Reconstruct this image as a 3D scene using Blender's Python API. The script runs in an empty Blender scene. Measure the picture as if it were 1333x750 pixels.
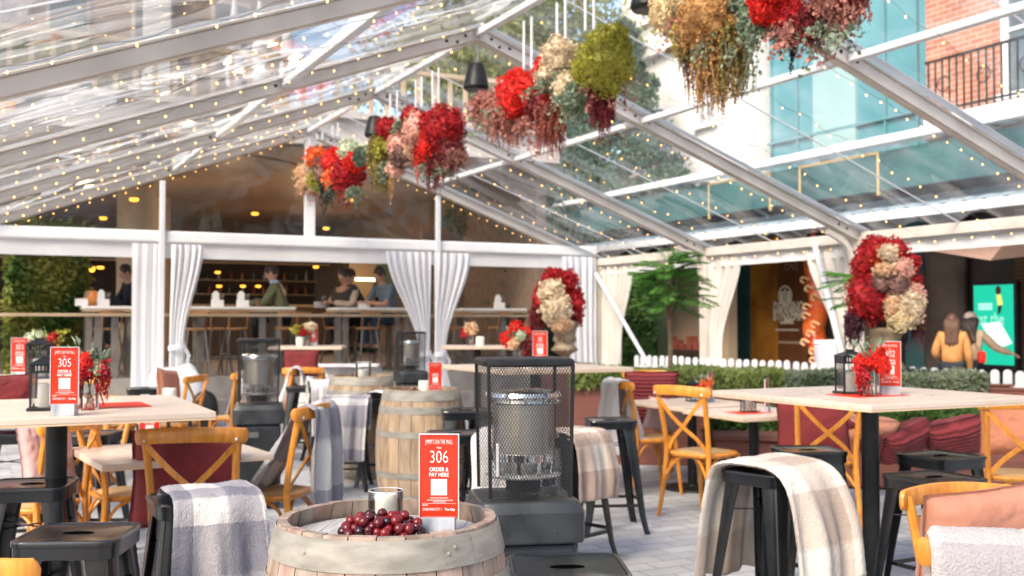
import bpy, bmesh, math, random
from mathutils import Vector, Matrix, noise as mnoise
random.seed(7)
PI = math.pi
R = math.radians
scene = bpy.context.scene
COL = scene.collection

# ------------------------------------------------------------------ camera, world, sun, exposure
CAM_H, F, PITCH = 1.46, 1380.0, R(1.785)
cam_data = bpy.data.cameras.new('camera')
cam = bpy.data.objects.new('camera', cam_data); COL.objects.link(cam)
cam.location = (0, 0, CAM_H); cam.rotation_euler = (PI/2 + PITCH, 0, 0)
cam_data.sensor_width = 36; cam_data.lens = F/1333*36
cam_data.clip_start = 0.05; cam_data.clip_end = 2000
cam_data.dof.use_dof = True; cam_data.dof.focus_distance = 2.75; cam_data.dof.aperture_fstop = 4.6
scene.camera = cam
world = bpy.data.worlds.new('World'); scene.world = world; world.use_nodes = True
wn = world.node_tree; wn.nodes.clear()
sky = wn.nodes.new('ShaderNodeTexSky'); sky.sky_type = 'NISHITA'; sky.sun_disc = False
SUN_EL, SUN_AZ = R(42), R(215)          # azimuth clockwise from +Y: light comes from behind left
sky.sun_elevation = SUN_EL; sky.sun_rotation = SUN_AZ
sky.air_density = 1.0; sky.dust_density = 3.0; sky.ozone_density = 1.0
bg = wn.nodes.new('ShaderNodeBackground'); bg.inputs[1].default_value = 0.15
wo = wn.nodes.new('ShaderNodeOutputWorld')
wn.links.new(sky.outputs[0], bg.inputs[0]); wn.links.new(bg.outputs[0], wo.inputs[0])
sd = bpy.data.lights.new('sun', 'SUN'); sd.energy = 1.5; sd.angle = R(20); sd.color = (1, .86, .68)
sun = bpy.data.objects.new('sun', sd); COL.objects.link(sun)
sdir = Vector((math.sin(SUN_AZ)*math.cos(SUN_EL), math.cos(SUN_AZ)*math.cos(SUN_EL), math.sin(SUN_EL)))
sun.rotation_euler = sdir.to_track_quat('Z', 'Y').to_euler()
scene.view_settings.view_transform = 'Standard'; scene.view_settings.look = 'None'
scene.view_settings.gamma = 1; scene.view_settings.use_curve_mapping = False
scene.view_settings.exposure = 1.5
cy = scene.cycles
cy.use_denoising = True
cy.max_bounces = 8; cy.diffuse_bounces = 3; cy.glossy_bounces = 4; cy.transmission_bounces = 4
cy.transparent_max_bounces = 24; cy.caustics_reflective = False; cy.caustics_refractive = False
cy.sample_clamp_indirect = 6

# ------------------------------------------------------------------ placing
def P(px, py, d):
    """world point at forward distance y = d seen at photo pixel (px, py)"""
    c, s = math.cos(PITCH), math.sin(PITCH)
    u = (px-666.5)/F; w = (375-py)/F
    x, y, z = u, c - w*s, s + w*c
    k = d/y
    return Vector((x*k, d, CAM_H + z*k))
def XY(px, d): return ((px-666.5)/F*d, d)
YAW = R(26.71)
AX = Vector((-math.sin(YAW), math.cos(YAW), 0)); BX = Vector((math.cos(YAW), math.sin(YAW), 0))
HALF = 5.04
EAVE = CAM_H+1.045; RIDGE = CAM_H+2.875
O0 = Vector((1.452, 18.02, 0)) - BX*HALF
def T(u, v, z=0): return O0 + BX*u + AX*v + Vector((0, 0, z))
def inview(p, m=60):
    c, s = math.cos(PITCH), math.sin(PITCH)
    X, Y, Z = p.x, p.y, p.z-CAM_H
    d = Y*c+Z*s
    if d < .3: return False
    a = 666.5+F*X/d; b = 375-F*(-Y*s+Z*c)/d
    return -m < a < 1333+m and -m < b < 750+m

# ------------------------------------------------------------------ mesh builder
class MB:
    def __init__(s): s.v = []; s.f = []; s.uv = {}; s.M = None; s.mi = []; s.cur = 0
    def add(s, vs, fs, uvs=None):
        o = len(s.v)
        if s.M is not None: vs = [s.M @ Vector(p) for p in vs]
        s.v.extend([tuple(p) for p in vs])
        for k, f in enumerate(fs):
            if uvs: s.uv[len(s.f)] = uvs[k]
            s.f.append([i+o for i in f]); s.mi.append(s.cur)
    def box(s, c, d, rz=0, M=None):
        x, y, z = d[0]/2, d[1]/2, d[2]/2
        vs = [Vector(q) for q in ((-x,-y,-z),(x,-y,-z),(x,y,-z),(-x,y,-z),(-x,-y,z),(x,-y,z),(x,y,z),(-x,y,z))]
        if rz: vs = [Matrix.Rotation(rz, 3, 'Z') @ q for q in vs]
        if M is not None: vs = [M @ q for q in vs]
        vs = [q+Vector(c) for q in vs]
        s.add(vs, [(0,3,2,1),(4,5,6,7),(0,1,5,4),(1,2,6,5),(2,3,7,6),(3,0,4,7)]); return s
    def frust(s, c0, d0, c1, d1):
        vs = []
        for c, d in ((c0, d0), (c1, d1)):
            x, y = d[0]/2, d[1]/2
            vs += [(c[0]-x,c[1]-y,c[2]),(c[0]+x,c[1]-y,c[2]),(c[0]+x,c[1]+y,c[2]),(c[0]-x,c[1]+y,c[2])]
        s.add(vs, [(0,3,2,1),(4,5,6,7),(0,1,5,4),(1,2,6,5),(2,3,7,6),(3,0,4,7)]); return s
    def loft(s, rings, cap=True, closed=True):
        n = len(rings[0]); vs = [p for r in rings for p in r]; fs = []
        for i in range(len(rings)-1):
            for j in range(n if closed else n-1):
                k = (j+1) % n
                fs.append((i*n+j, i*n+k, (i+1)*n+k, (i+1)*n+j))
        if cap and closed:
            fs.append(tuple(range(n-1, -1, -1))); fs.append(tuple((len(rings)-1)*n+j for j in range(n)))
        s.add(vs, fs); return s
    def frames(s, pts, up=None):
        pts = [Vector(p) for p in pts]; out = []
        ref = Vector(up) if up else None
        for i, p in enumerate(pts):
            t = (pts[min(i+1, len(pts)-1)]-pts[max(i-1, 0)]).normalized()
            if ref is None: ref = Vector((0,0,1)) if abs(t.z) < .9 else Vector((1,0,0))
            a = t.cross(ref)
            if a.length < 1e-5: a = t.cross(Vector((1,.1,0)))
            a.normalize(); b = a.cross(t).normalized()
            if not up: ref = b
            out.append((p, a, b))
        return out
    def tube(s, pts, r, n=8, cap=True):
        rr = r if isinstance(r, (list, tuple)) else [r]*len(pts)
        s.loft([[p+(a*math.cos(2*PI*j/n)+b*math.sin(2*PI*j/n))*q for j in range(n)] for (p, a, b), q in zip(s.frames(pts), rr)], cap); return s
    def bar(s, pts, w, t, up=(0,0,1)):
        """rectangular bar; w along the sideways axis, t along up"""
        ww = w if isinstance(w, (list, tuple)) else [w]*len(pts)
        s.loft([[p-a*q/2-b*t/2, p+a*q/2-b*t/2, p+a*q/2+b*t/2, p-a*q/2+b*t/2] for (p, a, b), q in zip(s.frames(pts, up), ww)]); return s
    def lathe(s, prof, n=24, c=(0,0,0), cap=True, sq=None):
        rings = []
        for r, z in prof:
            ring = []
            for j in range(n):
                a = 2*PI*j/n; k = 1
                if sq:
                    ca, sa = abs(math.cos(a)), abs(math.sin(a)); k = (ca**sq+sa**sq)**(-1/sq)
                ring.append((c[0]+r*k*math.cos(a), c[1]+r*k*math.sin(a), c[2]+z))
            rings.append(ring)
        s.loft(rings, cap); return s
    def ball(s, c, r, nu=10, nv=7, M=None):
        if not isinstance(r, (tuple, list)): r = (r, r, r)
        vs = []; fs = []
        for i in range(nv+1):
            th = PI*i/nv
            for j in range(nu):
                a = 2*PI*j/nu
                q = Vector((r[0]*math.sin(th)*math.cos(a), r[1]*math.sin(th)*math.sin(a), r[2]*math.cos(th)))
                if M is not None: q = M @ q
                vs.append(q+Vector(c))
        for i in range(nv):
            for j in range(nu):
                k = (j+1) % nu
                fs.append((i*nu+j, (i+1)*nu+j, (i+1)*nu+k, i*nu+k))
        s.add(vs, fs); return s
    def sheet(s, fn, nu, nv, uv=True):
        vs = [fn(i/nu, j/nv) for j in range(nv+1) for i in range(nu+1)]; fs = []; us = []
        for j in range(nv):
            for i in range(nu):
                a = j*(nu+1)+i
                fs.append((a, a+1, a+nu+2, a+nu+1))
                us.append([(i/nu,j/nv),((i+1)/nu,j/nv),((i+1)/nu,(j+1)/nv),(i/nu,(j+1)/nv)])
        s.add(vs, fs, us if uv else None); return s
    def leaf(s, c, l, w, d, nrm, bend=0.0):
        """pointed leaf, 4 verts + bend"""
        c = Vector(c); d = d.normalized(); sd_ = d.cross(nrm)
        if sd_.length < 1e-4: sd_ = d.cross(Vector((.3,.5,.8)))
        sd_.normalize(); nn = sd_.cross(d)
        s.add([c, c+d*l*.5+sd_*w/2-nn*bend*l, c+d*l, c+d*l*.5-sd_*w/2-nn*bend*l], [(0,1,2,3)])
    def obj(s, name, mat, parent=None, smooth=True, bevel=0, sharp=35):
        me = bpy.data.meshes.new(name); me.from_pydata(s.v, [], s.f)
        if s.uv:
            ul = me.uv_layers.new(name='UVMap')
            for p in me.polygons:
                u = s.uv.get(p.index)
                if u:
                    for li, c in zip(p.loop_indices, u): ul.data[li].uv = c
        mats = mat if isinstance(mat, (list, tuple)) else [mat]
        for m in mats: me.materials.append(m)
        if len(mats) > 1:
            for p, k in zip(me.polygons, s.mi): p.material_index = k
        if smooth: 
            for p in me.polygons: p.use_smooth = True
            if sharp: me.set_sharp_from_angle(angle=R(sharp))
        me.update()
        o = bpy.data.objects.new(name, me); COL.objects.link(o)
        if parent: o.parent = parent
        if bevel:
            b = o.modifiers.new('bevel', 'BEVEL'); b.width = bevel; b.segments = 2; b.limit_method = 'ANGLE'; b.angle_limit = R(40)
        return o
def tag(o, label=None, cat=None, group=None, kind=None):
    if label: o['label'] = label
    if cat: o['category'] = cat
    if group: o['group'] = group
    if kind: o['kind'] = kind
    return o
def thing(name, label, cat, loc=(0,0,0), rz=0, group=None, sc=1):
    o = bpy.data.objects.new(name, None); COL.objects.link(o); o.empty_display_size = .1
    o.location = loc; o.rotation_euler = (0,0,rz); o.scale = (sc,sc,sc)
    return tag(o, label, cat, group)
def kids(o): return [c for c in COL.objects if c.parent == o]
def dup(root, loc, rz, label, group=None, sc=None, skip=()):
    r = root.copy(); COL.objects.link(r); r.location = loc; r.rotation_euler = (0,0,rz); r['label'] = label
    if sc: r.scale = (sc,sc,sc)
    if group: r['group'] = group
    for ch in list(root.children):
        if ch.name.split('.')[0] in skip: continue
        c = ch.copy(); COL.objects.link(c); c.parent = r
        for g in list(ch.children):
            d = g.copy(); COL.objects.link(d); d.parent = c
    return r
def struct(o): return tag(o, kind='structure')
def v3(t, z): return (t[0], t[1], z)
def spline(pts, n=8):
    pts = [Vector(p) for p in pts]; out = []
    q = [pts[0]*2-pts[1]]+pts+[pts[-1]*2-pts[-2]]
    for i in range(1, len(q)-2):
        a, b, c, d = q[i-1], q[i], q[i+1], q[i+2]
        for k in range(n):
            t = k/n
            out.append(.5*((2*b)+(c-a)*t+(2*a-5*b+4*c-d)*t*t+(-a+3*b-3*c+d)*t**3))
    out.append(pts[-1]); return out

# ------------------------------------------------------------------ materials
def newmat(name):
    m = bpy.data.materials.new(name); m.use_nodes = True; nt = m.node_tree; nt.nodes.clear()
    out = nt.nodes.new('ShaderNodeOutputMaterial'); return m, nt, out
def mat(name, c1, c2=None, rough=.6, metal=0, scale=8, stretch=(1,1,1), bump=0, bscale=None, detail=4, spec=.5, sheen=0, trans=0, coat=0, lo=.35, hi=.65):
    m, nt, out = newmat(name); N = nt.nodes; L = nt.links
    p = N.new('ShaderNodeBsdfPrincipled'); L.new(p.outputs[0], out.inputs[0])
    p.inputs['Base Color'].default_value = (*c1, 1); p.inputs['Roughness'].default_value = rough; p.inputs['Metallic'].default_value = metal
    p.inputs['Specular IOR Level'].default_value = spec; p.inputs['Sheen Weight'].default_value = sheen; p.inputs['Coat Weight'].default_value = coat
    p.inputs['Coat Roughness'].default_value = .1
    tc = N.new('ShaderNodeTexCoord'); mp = N.new('ShaderNodeMapping'); mp.inputs['Scale'].default_value = stretch; L.new(tc.outputs['Object'], mp.inputs[0])
    if c2:
        nz = N.new('ShaderNodeTexNoise'); nz.inputs['Scale'].default_value = scale; nz.inputs['Detail'].default_value = detail; L.new(mp.outputs[0], nz.inputs['Vector'])
        cr = N.new('ShaderNodeValToRGB'); e = cr.color_ramp.elements
        e[0].color = (*c1, 1); e[1].color = (*c2, 1); e[0].position = lo; e[1].position = hi
        L.new(nz.outputs[0], cr.inputs[0]); L.new(cr.outputs[0], p.inputs['Base Color'])
    if bump:
        n2 = N.new('ShaderNodeTexNoise'); n2.inputs['Scale'].default_value = bscale or scale*3; n2.inputs['Detail'].default_value = 5; L.new(mp.outputs[0], n2.inputs['Vector'])
        b = N.new('ShaderNodeBump'); b.inputs['Strength'].default_value = bump; b.inputs['Distance'].default_value = .01; L.new(n2.outputs[0], b.inputs['Height']); L.new(b.outputs[0], p.inputs['Normal'])
    if trans:
        t = N.new('ShaderNodeBsdfTranslucent'); t.inputs[0].default_value = (*(c2 or c1), 1)
        mx = N.new('ShaderNodeMixShader'); mx.inputs[0].default_value = trans
        L.new(p.outputs[0], mx.inputs[1]); L.new(t.outputs[0], mx.inputs[2]); L.new(mx.outputs[0], out.inputs[0])
        if c2: L.new(cr.outputs[0], t.inputs[0])
    return m
def emis(name, col, st):
    m, nt, out = newmat(name); e = nt.nodes.new('ShaderNodeEmission'); e.inputs[0].default_value = (*col, 1); e.inputs[1].default_value = st
    nt.links.new(e.outputs[0], out.inputs[0]); m.cycles.emission_sampling = 'NONE'; return m
def clear(name, tint=(.95,.97,.97), rough=.04, refl=1.0, haze=.03, wob=0, wscale=2, hazecol=(.8,.85,.88)):
    m, nt, out = newmat(name); N = nt.nodes; L = nt.links
    t = N.new('ShaderNodeBsdfTransparent'); t.inputs[0].default_value = (*tint, 1)
    g = N.new('ShaderNodeBsdfGlossy'); g.inputs['Roughness'].default_value = rough; g.inputs[0].default_value = (1,1,1,1)
    fr = N.new('ShaderNodeFresnel'); fr.inputs[0].default_value = 1.45
    ml = N.new('ShaderNodeMath'); ml.operation = 'MULTIPLY'; ml.inputs[1].default_value = refl; L.new(fr.outputs[0], ml.inputs[0])
    mx = N.new('ShaderNodeMixShader'); L.new(ml.outputs[0], mx.inputs[0]); L.new(t.outputs[0], mx.inputs[1]); L.new(g.outputs[0], mx.inputs[2])
    d = N.new('ShaderNodeBsdfTranslucent'); d.inputs[0].default_value = (*hazecol, 1)
    m2 = N.new('ShaderNodeMixShader'); m2.inputs[0].default_value = haze; L.new(mx.outputs[0], m2.inputs[1]); L.new(d.outputs[0], m2.inputs[2]); L.new(m2.outputs[0], out.inputs[0])
    tc = N.new('ShaderNodeTexCoord')
    if haze and wob:   # bright streaks of wrinkled film, painted in as milky haze
        mp = N.new('ShaderNodeMapping'); mp.inputs['Scale'].default_value = (.30,1.5,.30); L.new(tc.outputs['Object'], mp.inputs[0])
        nz = N.new('ShaderNodeTexNoise'); nz.inputs['Scale'].default_value = 1.6; nz.inputs['Detail'].default_value = 5; L.new(mp.outputs[0], nz.inputs['Vector'])
        mr = N.new('ShaderNodeMapRange'); mr.inputs[1].default_value = .45; mr.inputs[2].default_value = .75; mr.inputs[3].default_value = haze*.5; mr.inputs[4].default_value = haze*4
        L.new(nz.outputs[0], mr.inputs[0]); L.new(mr.outputs[0], m2.inputs[0])
    if wob:
        n2 = N.new('ShaderNodeTexNoise'); n2.inputs['Scale'].default_value = wscale; n2.inputs['Detail'].default_value = 2; L.new(tc.outputs['Object'], n2.inputs['Vector'])
        b = N.new('ShaderNodeBump'); b.inputs['Strength'].default_value = wob; b.inputs['Distance'].default_value = .12; L.new(n2.outputs[0], b.inputs['Height'])
        L.new(b.outputs[0], g.inputs['Normal'])
    return m
def wavemat(name, c1, c2, scale, rough=.8, axis='X', bump=.5, coord='Object', distort=1.0, sheen=0):
    m = mat(name, c1, c1, rough=rough, sheen=sheen); nt = m.node_tree; N = nt.nodes; L = nt.links
    p = [n for n in N if n.type == 'BSDF_PRINCIPLED'][0]
    tc = N.new('ShaderNodeTexCoord'); w = N.new('ShaderNodeTexWave'); w.bands_direction = axis; w.inputs['Scale'].default_value = scale; w.inputs['Distortion'].default_value = distort; w.inputs['Detail'].default_value = 2
    L.new(tc.outputs[coord], w.inputs[0]); cr = N.new('ShaderNodeValToRGB'); cr.color_ramp.elements[0].color = (*c1,1); cr.color_ramp.elements[1].color = (*c2,1)
    L.new(w.outputs[1], cr.inputs[0]); L.new(cr.outputs[0], p.inputs['Base Color'])
    b = N.new('ShaderNodeBump'); b.inputs['Strength'].default_value = bump; b.inputs['Distance'].default_value = .01; L.new(w.outputs[1], b.inputs['Height']); L.new(b.outputs[0], p.inputs['Normal'])
    return m
def brickmat(name, c1, c2, mortar, scale, bw=.5, rh=.25, ms=.02, rough=.85, off=.5, rot=None, bump=.3):
    m = mat(name, c1, c1, rough=rough); nt = m.node_tree; N = nt.nodes; L = nt.links
    p = [n for n in N if n.type == 'BSDF_PRINCIPLED'][0]
    tc = N.new('ShaderNodeTexCoord'); mp = N.new('ShaderNodeMapping'); L.new(tc.outputs['Object'], mp.inputs[0])
    if rot:
        sx = N.new('ShaderNodeSeparateXYZ'); cb = N.new('ShaderNodeCombineXYZ'); L.new(tc.outputs['Object'], sx.inputs[0]); L.new(sx.outputs[1], cb.inputs[0]); L.new(sx.outputs[2], cb.inputs[1]); L.new(cb.outputs[0], mp.inputs[0])
    b = N.new('ShaderNodeTexBrick'); b.inputs['Color1'].default_value = (*c1,1); b.inputs['Color2'].default_value = (*c2,1); b.inputs['Mortar'].default_value = (*mortar,1)
    b.inputs['Scale'].default_value = scale; b.inputs['Brick Width'].default_value = bw; b.inputs['Row Height'].default_value = rh; b.inputs['Mortar Size'].default_value = ms; b.offset = off
    L.new(mp.outputs[0], b.inputs[0])
    nz = N.new('ShaderNodeTexNoise'); nz.inputs['Scale'].default_value = 1.7; nz.inputs['Detail'].default_value = 8; L.new(tc.outputs['Object'], nz.inputs['Vector'])
    mx = N.new('ShaderNodeMix'); mx.data_type = 'RGBA'; mx.blend_type = 'OVERLAY'; mx.inputs[0].default_value = .55
    L.new(b.outputs[0], mx.inputs[6]); L.new(nz.outputs[0], mx.inputs[7]); L.new(mx.outputs[2], p.inputs['Base Color'])
    bp = N.new('ShaderNodeBump'); bp.inputs['Strength'].default_value = bump; bp.inputs['Distance'].default_value = .005; bp.invert = True
    L.new(b.outputs[1], bp.inputs['Height']); L.new(bp.outputs[0], p.inputs['Normal'])
    return m
def meshmat(name, col, pitch=.012, solid=.32, rough=.35):
    """expanded-metal mesh: diamond holes from UV"""
    m, nt, out = newmat(name); N = nt.nodes; L = nt.links
    p = N.new('ShaderNodeBsdfPrincipled'); p.inputs['Base Color'].default_value = (*col,1); p.inputs['Roughness'].default_value = rough; p.inputs['Metallic'].default_value = .6
    t = N.new('ShaderNodeBsdfTransparent'); mx = N.new('ShaderNodeMixShader')
    uv = N.new('ShaderNodeUVMap'); sp = N.new('ShaderNodeSeparateXYZ'); L.new(uv.outputs[0], sp.inputs[0])
    def M_(op, a, b=None):
        n = N.new('ShaderNodeMath'); n.operation = op
        for i, q in enumerate((a, b)):
            if q is None: continue
            if isinstance(q, (int, float)): n.inputs[i].default_value = q
            else: L.new(q, n.inputs[i])
        return n.outputs[0]
    x = M_('DIVIDE', sp.outputs[0], pitch); y = M_('DIVIDE', sp.outputs[1], pitch*1.5)
    a = M_('PINGPONG', M_('ADD', x, y), .5); b = M_('PINGPONG', M_('SUBTRACT', x, y), .5)
    mn = M_('MINIMUM', a, b); s_ = M_('LESS_THAN', mn, solid/2)
    L.new(s_, mx.inputs[0]); L.new(t.outputs[0], mx.inputs[1]); L.new(p.outputs[0], mx.inputs[2]); L.new(mx.outputs[0], out.inputs[0])
    return m
def plaid(name, light, mid, dark, ku=3.0, kv=5.0, off=.0):
    m = mat(name, light, light, rough=.95, sheen=.06, bump=.9, bscale=160); nt = m.node_tree; N = nt.nodes; L = nt.links
    p = [n for n in N if n.type == 'BSDF_PRINCIPLED'][0]
    for l in list(p.inputs['Base Color'].links): L.remove(l)
    uv = N.new('ShaderNodeUVMap'); sp = N.new('ShaderNodeSeparateXYZ'); L.new(uv.outputs[0], sp.inputs[0])
    tc = N.new('ShaderNodeTexCoord'); nz = N.new('ShaderNodeTexNoise'); nz.inputs['Scale'].default_value = 45; L.new(tc.outputs['Object'], nz.inputs['Vector'])
    def M_(op, a, b=None):
        n = N.new('ShaderNodeMath'); n.operation = op
        for i, q in enumerate((a, b)):
            if q is None: continue
            if isinstance(q, (int, float)): n.inputs[i].default_value = q
            else: L.new(q, n.inputs[i])
        return n.outputs[0]
    j = M_('MULTIPLY', M_('SUBTRACT', nz.outputs[0], .5), .03)
    def st(s_, k):
        f = M_('FRACT', M_('ADD', M_('ADD', M_('MULTIPLY', s_, k), off), j))
        mr = N.new('ShaderNodeMapRange'); mr.inputs[1].default_value = .47; mr.inputs[2].default_value = .53; L.new(f, mr.inputs[0]); return mr.outputs[0]
    a = st(sp.outputs[0], ku); b = st(sp.outputs[1], kv)
    tot = M_('MULTIPLY', M_('ADD', a, b), .5)
    cr = N.new('ShaderNodeValToRGB'); e = cr.color_ramp.elements; e[0].color = (*light,1); e[1].color = (*dark,1)
    k = e.new(.5); k.color = (*mid,1); L.new(tot, cr.inputs[0])
    mx = N.new('ShaderNodeMix'); mx.data_type = 'RGBA'; mx.blend_type = 'OVERLAY'; mx.inputs[0].default_value = .15
    n3 = N.new('ShaderNodeTexNoise'); n3.inputs['Scale'].default_value = 90; n3.inputs['Detail'].default_value = 4; L.new(tc.outputs['Object'], n3.inputs['Vector'])
    L.new(cr.outputs[0], mx.inputs[6]); L.new(n3.outputs[0], mx.inputs[7]); L.new(mx.outputs[2], p.inputs['Base Color'])
    return m

M = {}
M['honey'] = mat('honey wood', (.44,.135,.012), (.76,.31,.04), rough=.34, scale=6, stretch=(7,7,1.2), bump=.12, coat=.2, detail=9, lo=.2, hi=.7)
_g = M['honey'].node_tree; _p = [n for n in _g.nodes if n.type == 'BSDF_PRINCIPLED'][0]; _l = _p.inputs['Base Color'].links[0].from_socket
_oi = _g.nodes.new('ShaderNodeObjectInfo'); _hs = _g.nodes.new('ShaderNodeHueSaturation'); _mr = _g.nodes.new('ShaderNodeMapRange'); _mr.inputs[3].default_value = .82; _mr.inputs[4].default_value = 1.15
_g.links.new(_oi.outputs['Random'], _mr.inputs[0]); _g.links.new(_mr.outputs[0], _hs.inputs['Value']); _g.links.new(_l, _hs.inputs['Color']); _g.links.new(_hs.outputs[0], _p.inputs['Base Color'])
M['tan_wood'] = mat('pale honey wood', (.60,.30,.12), (.72,.40,.18), rough=.35, scale=5, stretch=(4,4,1), bump=.1, coat=.3)
M['cane'] = wavemat('woven cane seat', (.55,.32,.13), (.72,.46,.22), 60, bump=.6)
M['top'] = mat('pale laminate', (.60,.48,.385), (.68,.56,.46), rough=.38, scale=3, stretch=(1,9,1), bump=.03)
M['topedge'] = mat('ply edge', (.68,.47,.30), (.74,.54,.36), rough=.5)
M['slot'] = mat('dark opening', (.002,.002,.002), rough=1, spec=0)
M['black'] = mat('black gloss paint', (.005,.006,.008), (.009,.011,.014), rough=.20, scale=6, coat=.1, bump=.015, spec=.5)
M['blackm'] = mat('black matt steel', (.008,.009,.010), (.016,.017,.019), rough=.45, scale=14, spec=.3)
M['darkgrey'] = mat('dark grey enamel', (.020,.023,.026), (.032,.036,.04), rough=.38, scale=9, bump=.05)
M['steel'] = mat('brushed steel', (.62,.60,.58), (.75,.73,.7), rough=.3, metal=.65, scale=10, stretch=(1,1,6))
M['chrome'] = mat('polished reflector', (.8,.8,.8), rough=.12, metal=1)
M['alu'] = mat('aluminium frame', (.62,.56,.50), (.74,.68,.61), rough=.42, metal=.15, scale=3, bump=.04)
M['alu_w'] = mat('pale aluminium', (.70,.72,.75), (.76,.78,.8), rough=.4, metal=.2, scale=3)
M['white_fab'] = mat('white vinyl', (.80,.81,.83), (.86,.87,.88), rough=.55, scale=4, trans=.25, bump=.1, bscale=5)
M['white_paint'] = mat('white paint', (.78,.79,.8), (.84,.84,.84), rough=.5)
M['maroon'] = mat('maroon velvet', (.12,.010,.012), (.18,.017,.020), rough=.9, scale=7, sheen=.06, bump=.3, bscale=40)
M['maroon_rib'] = wavemat('ribbed maroon plush', (.09,.009,.012), (.23,.028,.034), 9, rough=.95, axis='Z', bump=1, distort=2.5, sheen=.06)
M['salmon'] = mat('dusty salmon linen', (.42,.17,.105), (.50,.225,.15), rough=.85, scale=5, sheen=.06, bump=.25, bscale=60)
M['rust'] = mat('rust linen', (.42,.15,.08), (.5,.2,.11), rough=.85, scale=5, sheen=.06, bump=.3, bscale=60)
M['pink'] = mat('faded pink cloth', (.52,.33,.32), (.6,.4,.38), rough=.9, scale=5, bump=.3)
M['plaid1'] = plaid('lilac grey check blanket', (.76,.72,.67), (.42,.395,.41), (.235,.23,.27), 1.35, 4.4, .72)
M['plaid2'] = plaid('beige check blanket', (.74,.66,.57), (.54,.43,.35), (.37,.275,.23), 1.3, 4.2, .55)
M['plaid3'] = plaid('cream and soft brown check fleece', (.78,.71,.63), (.63,.53,.45), (.47,.365,.30), 1.1, 3.8, .1)
M['fluff'] = plaid('fluffy cream and grey blanket', (.70,.63,.56), (.50,.455,.44), (.40,.36,.37), 1.2, 1.6, .45)
M['white_blanket'] = plaid('pale blanket', (.80,.77,.74), (.70,.66,.66), (.6,.56,.57), 1.5, 3, .1)
M['ivory'] = mat('ivory wax', (.93,.88,.76), rough=.4, trans=.15)
M['glass'] = clear('clear glass', (.985,.99,.99), rough=.02, refl=.9, haze=.0)
M['acrylic'] = clear('clear acrylic', (.99,.99,.99), rough=.03, refl=.3, haze=.0)
M['pvc'] = clear('clear vinyl film', (.93,.955,.965), rough=.05, refl=.65, haze=.042, wob=.25, wscale=1.0)
M['pvc_flat'] = clear('clear gable film', (.9,.92,.93), rough=.06, refl=1.1, haze=.05, wob=.25, wscale=1.5)
M['red_card'] = mat('vermilion card', (.74,.035,.010), (.78,.045,.014), rough=.5, spec=.15)
M['white_ink'] = mat('white ink', (.85,.83,.8), rough=.5)
M['marble'] = mat('grey veined marble', (.22,.25,.29), (.50,.53,.56), rough=.4, scale=9, stretch=(3,1,.6), detail=8)
M['stone'] = mat('carved brown stone', (.20,.145,.095), (.42,.32,.22), rough=.9, scale=9, bump=.9, bscale=30, detail=8)
M['hoop'] = mat('weathered galvanised hoop', (.19,.175,.145), (.33,.31,.265), rough=.62, metal=.12, scale=9, stretch=(1,1,3), bump=.3, detail=10, lo=.3, hi=.7)
M['stave'] = mat('weathered grey oak', (.20,.145,.11), (.40,.30,.235), rough=.8, scale=7, stretch=(3,3,.7), bump=.5, detail=9)
M['stave2'] = mat('tan oak', (.25,.165,.10), (.44,.315,.20), rough=.75, scale=6, stretch=(3,3,.7), bump=.4, detail=9)
M['head'] = mat('grey barrel head boards', (.36,.35,.345), (.55,.535,.52), rough=.75, scale=6, stretch=(8,1,1), bump=.3, detail=8)
M['grape'] = mat('dark red grape', (.07,.006,.012), (.19,.012,.02), rough=.16, scale=14, coat=.1)
M['leafy'] = mat('green leaves', (.035,.10,.02), (.10,.20,.04), rough=.55, scale=5, trans=.3)
M['fern'] = mat('bright fern leaves', (.08,.25,.03), (.18,.42,.07), rough=.55, scale=5, trans=.35)
M['wallgreen'] = mat('mixed wall foliage', (.05,.14,.02), (.30,.30,.06), rough=.6, scale=1.6, trans=.3, detail=6)
M['yellowgreen'] = mat('yellow green leaves', (.16,.20,.05), (.30,.31,.10), rough=.6, scale=.7, trans=.35)
M['darktree'] = mat('blue green needles', (.03,.085,.045), (.08,.16,.08), rough=.6, scale=.8, trans=.25)
M['bark'] = mat('bark', (.13,.08,.05), (.24,.16,.1), rough=.9, scale=9, bump=.5)
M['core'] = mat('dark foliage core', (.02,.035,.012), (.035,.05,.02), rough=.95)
M['planter'] = mat('brown timber planter', (.14,.045,.03), (.19,.065,.045), rough=.6, scale=4, stretch=(.5,.5,9), bump=.2)
M['bronze'] = mat('dark brown cladding', (.05,.03,.022), (.08,.05,.035), rough=.6, scale=3)

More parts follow.
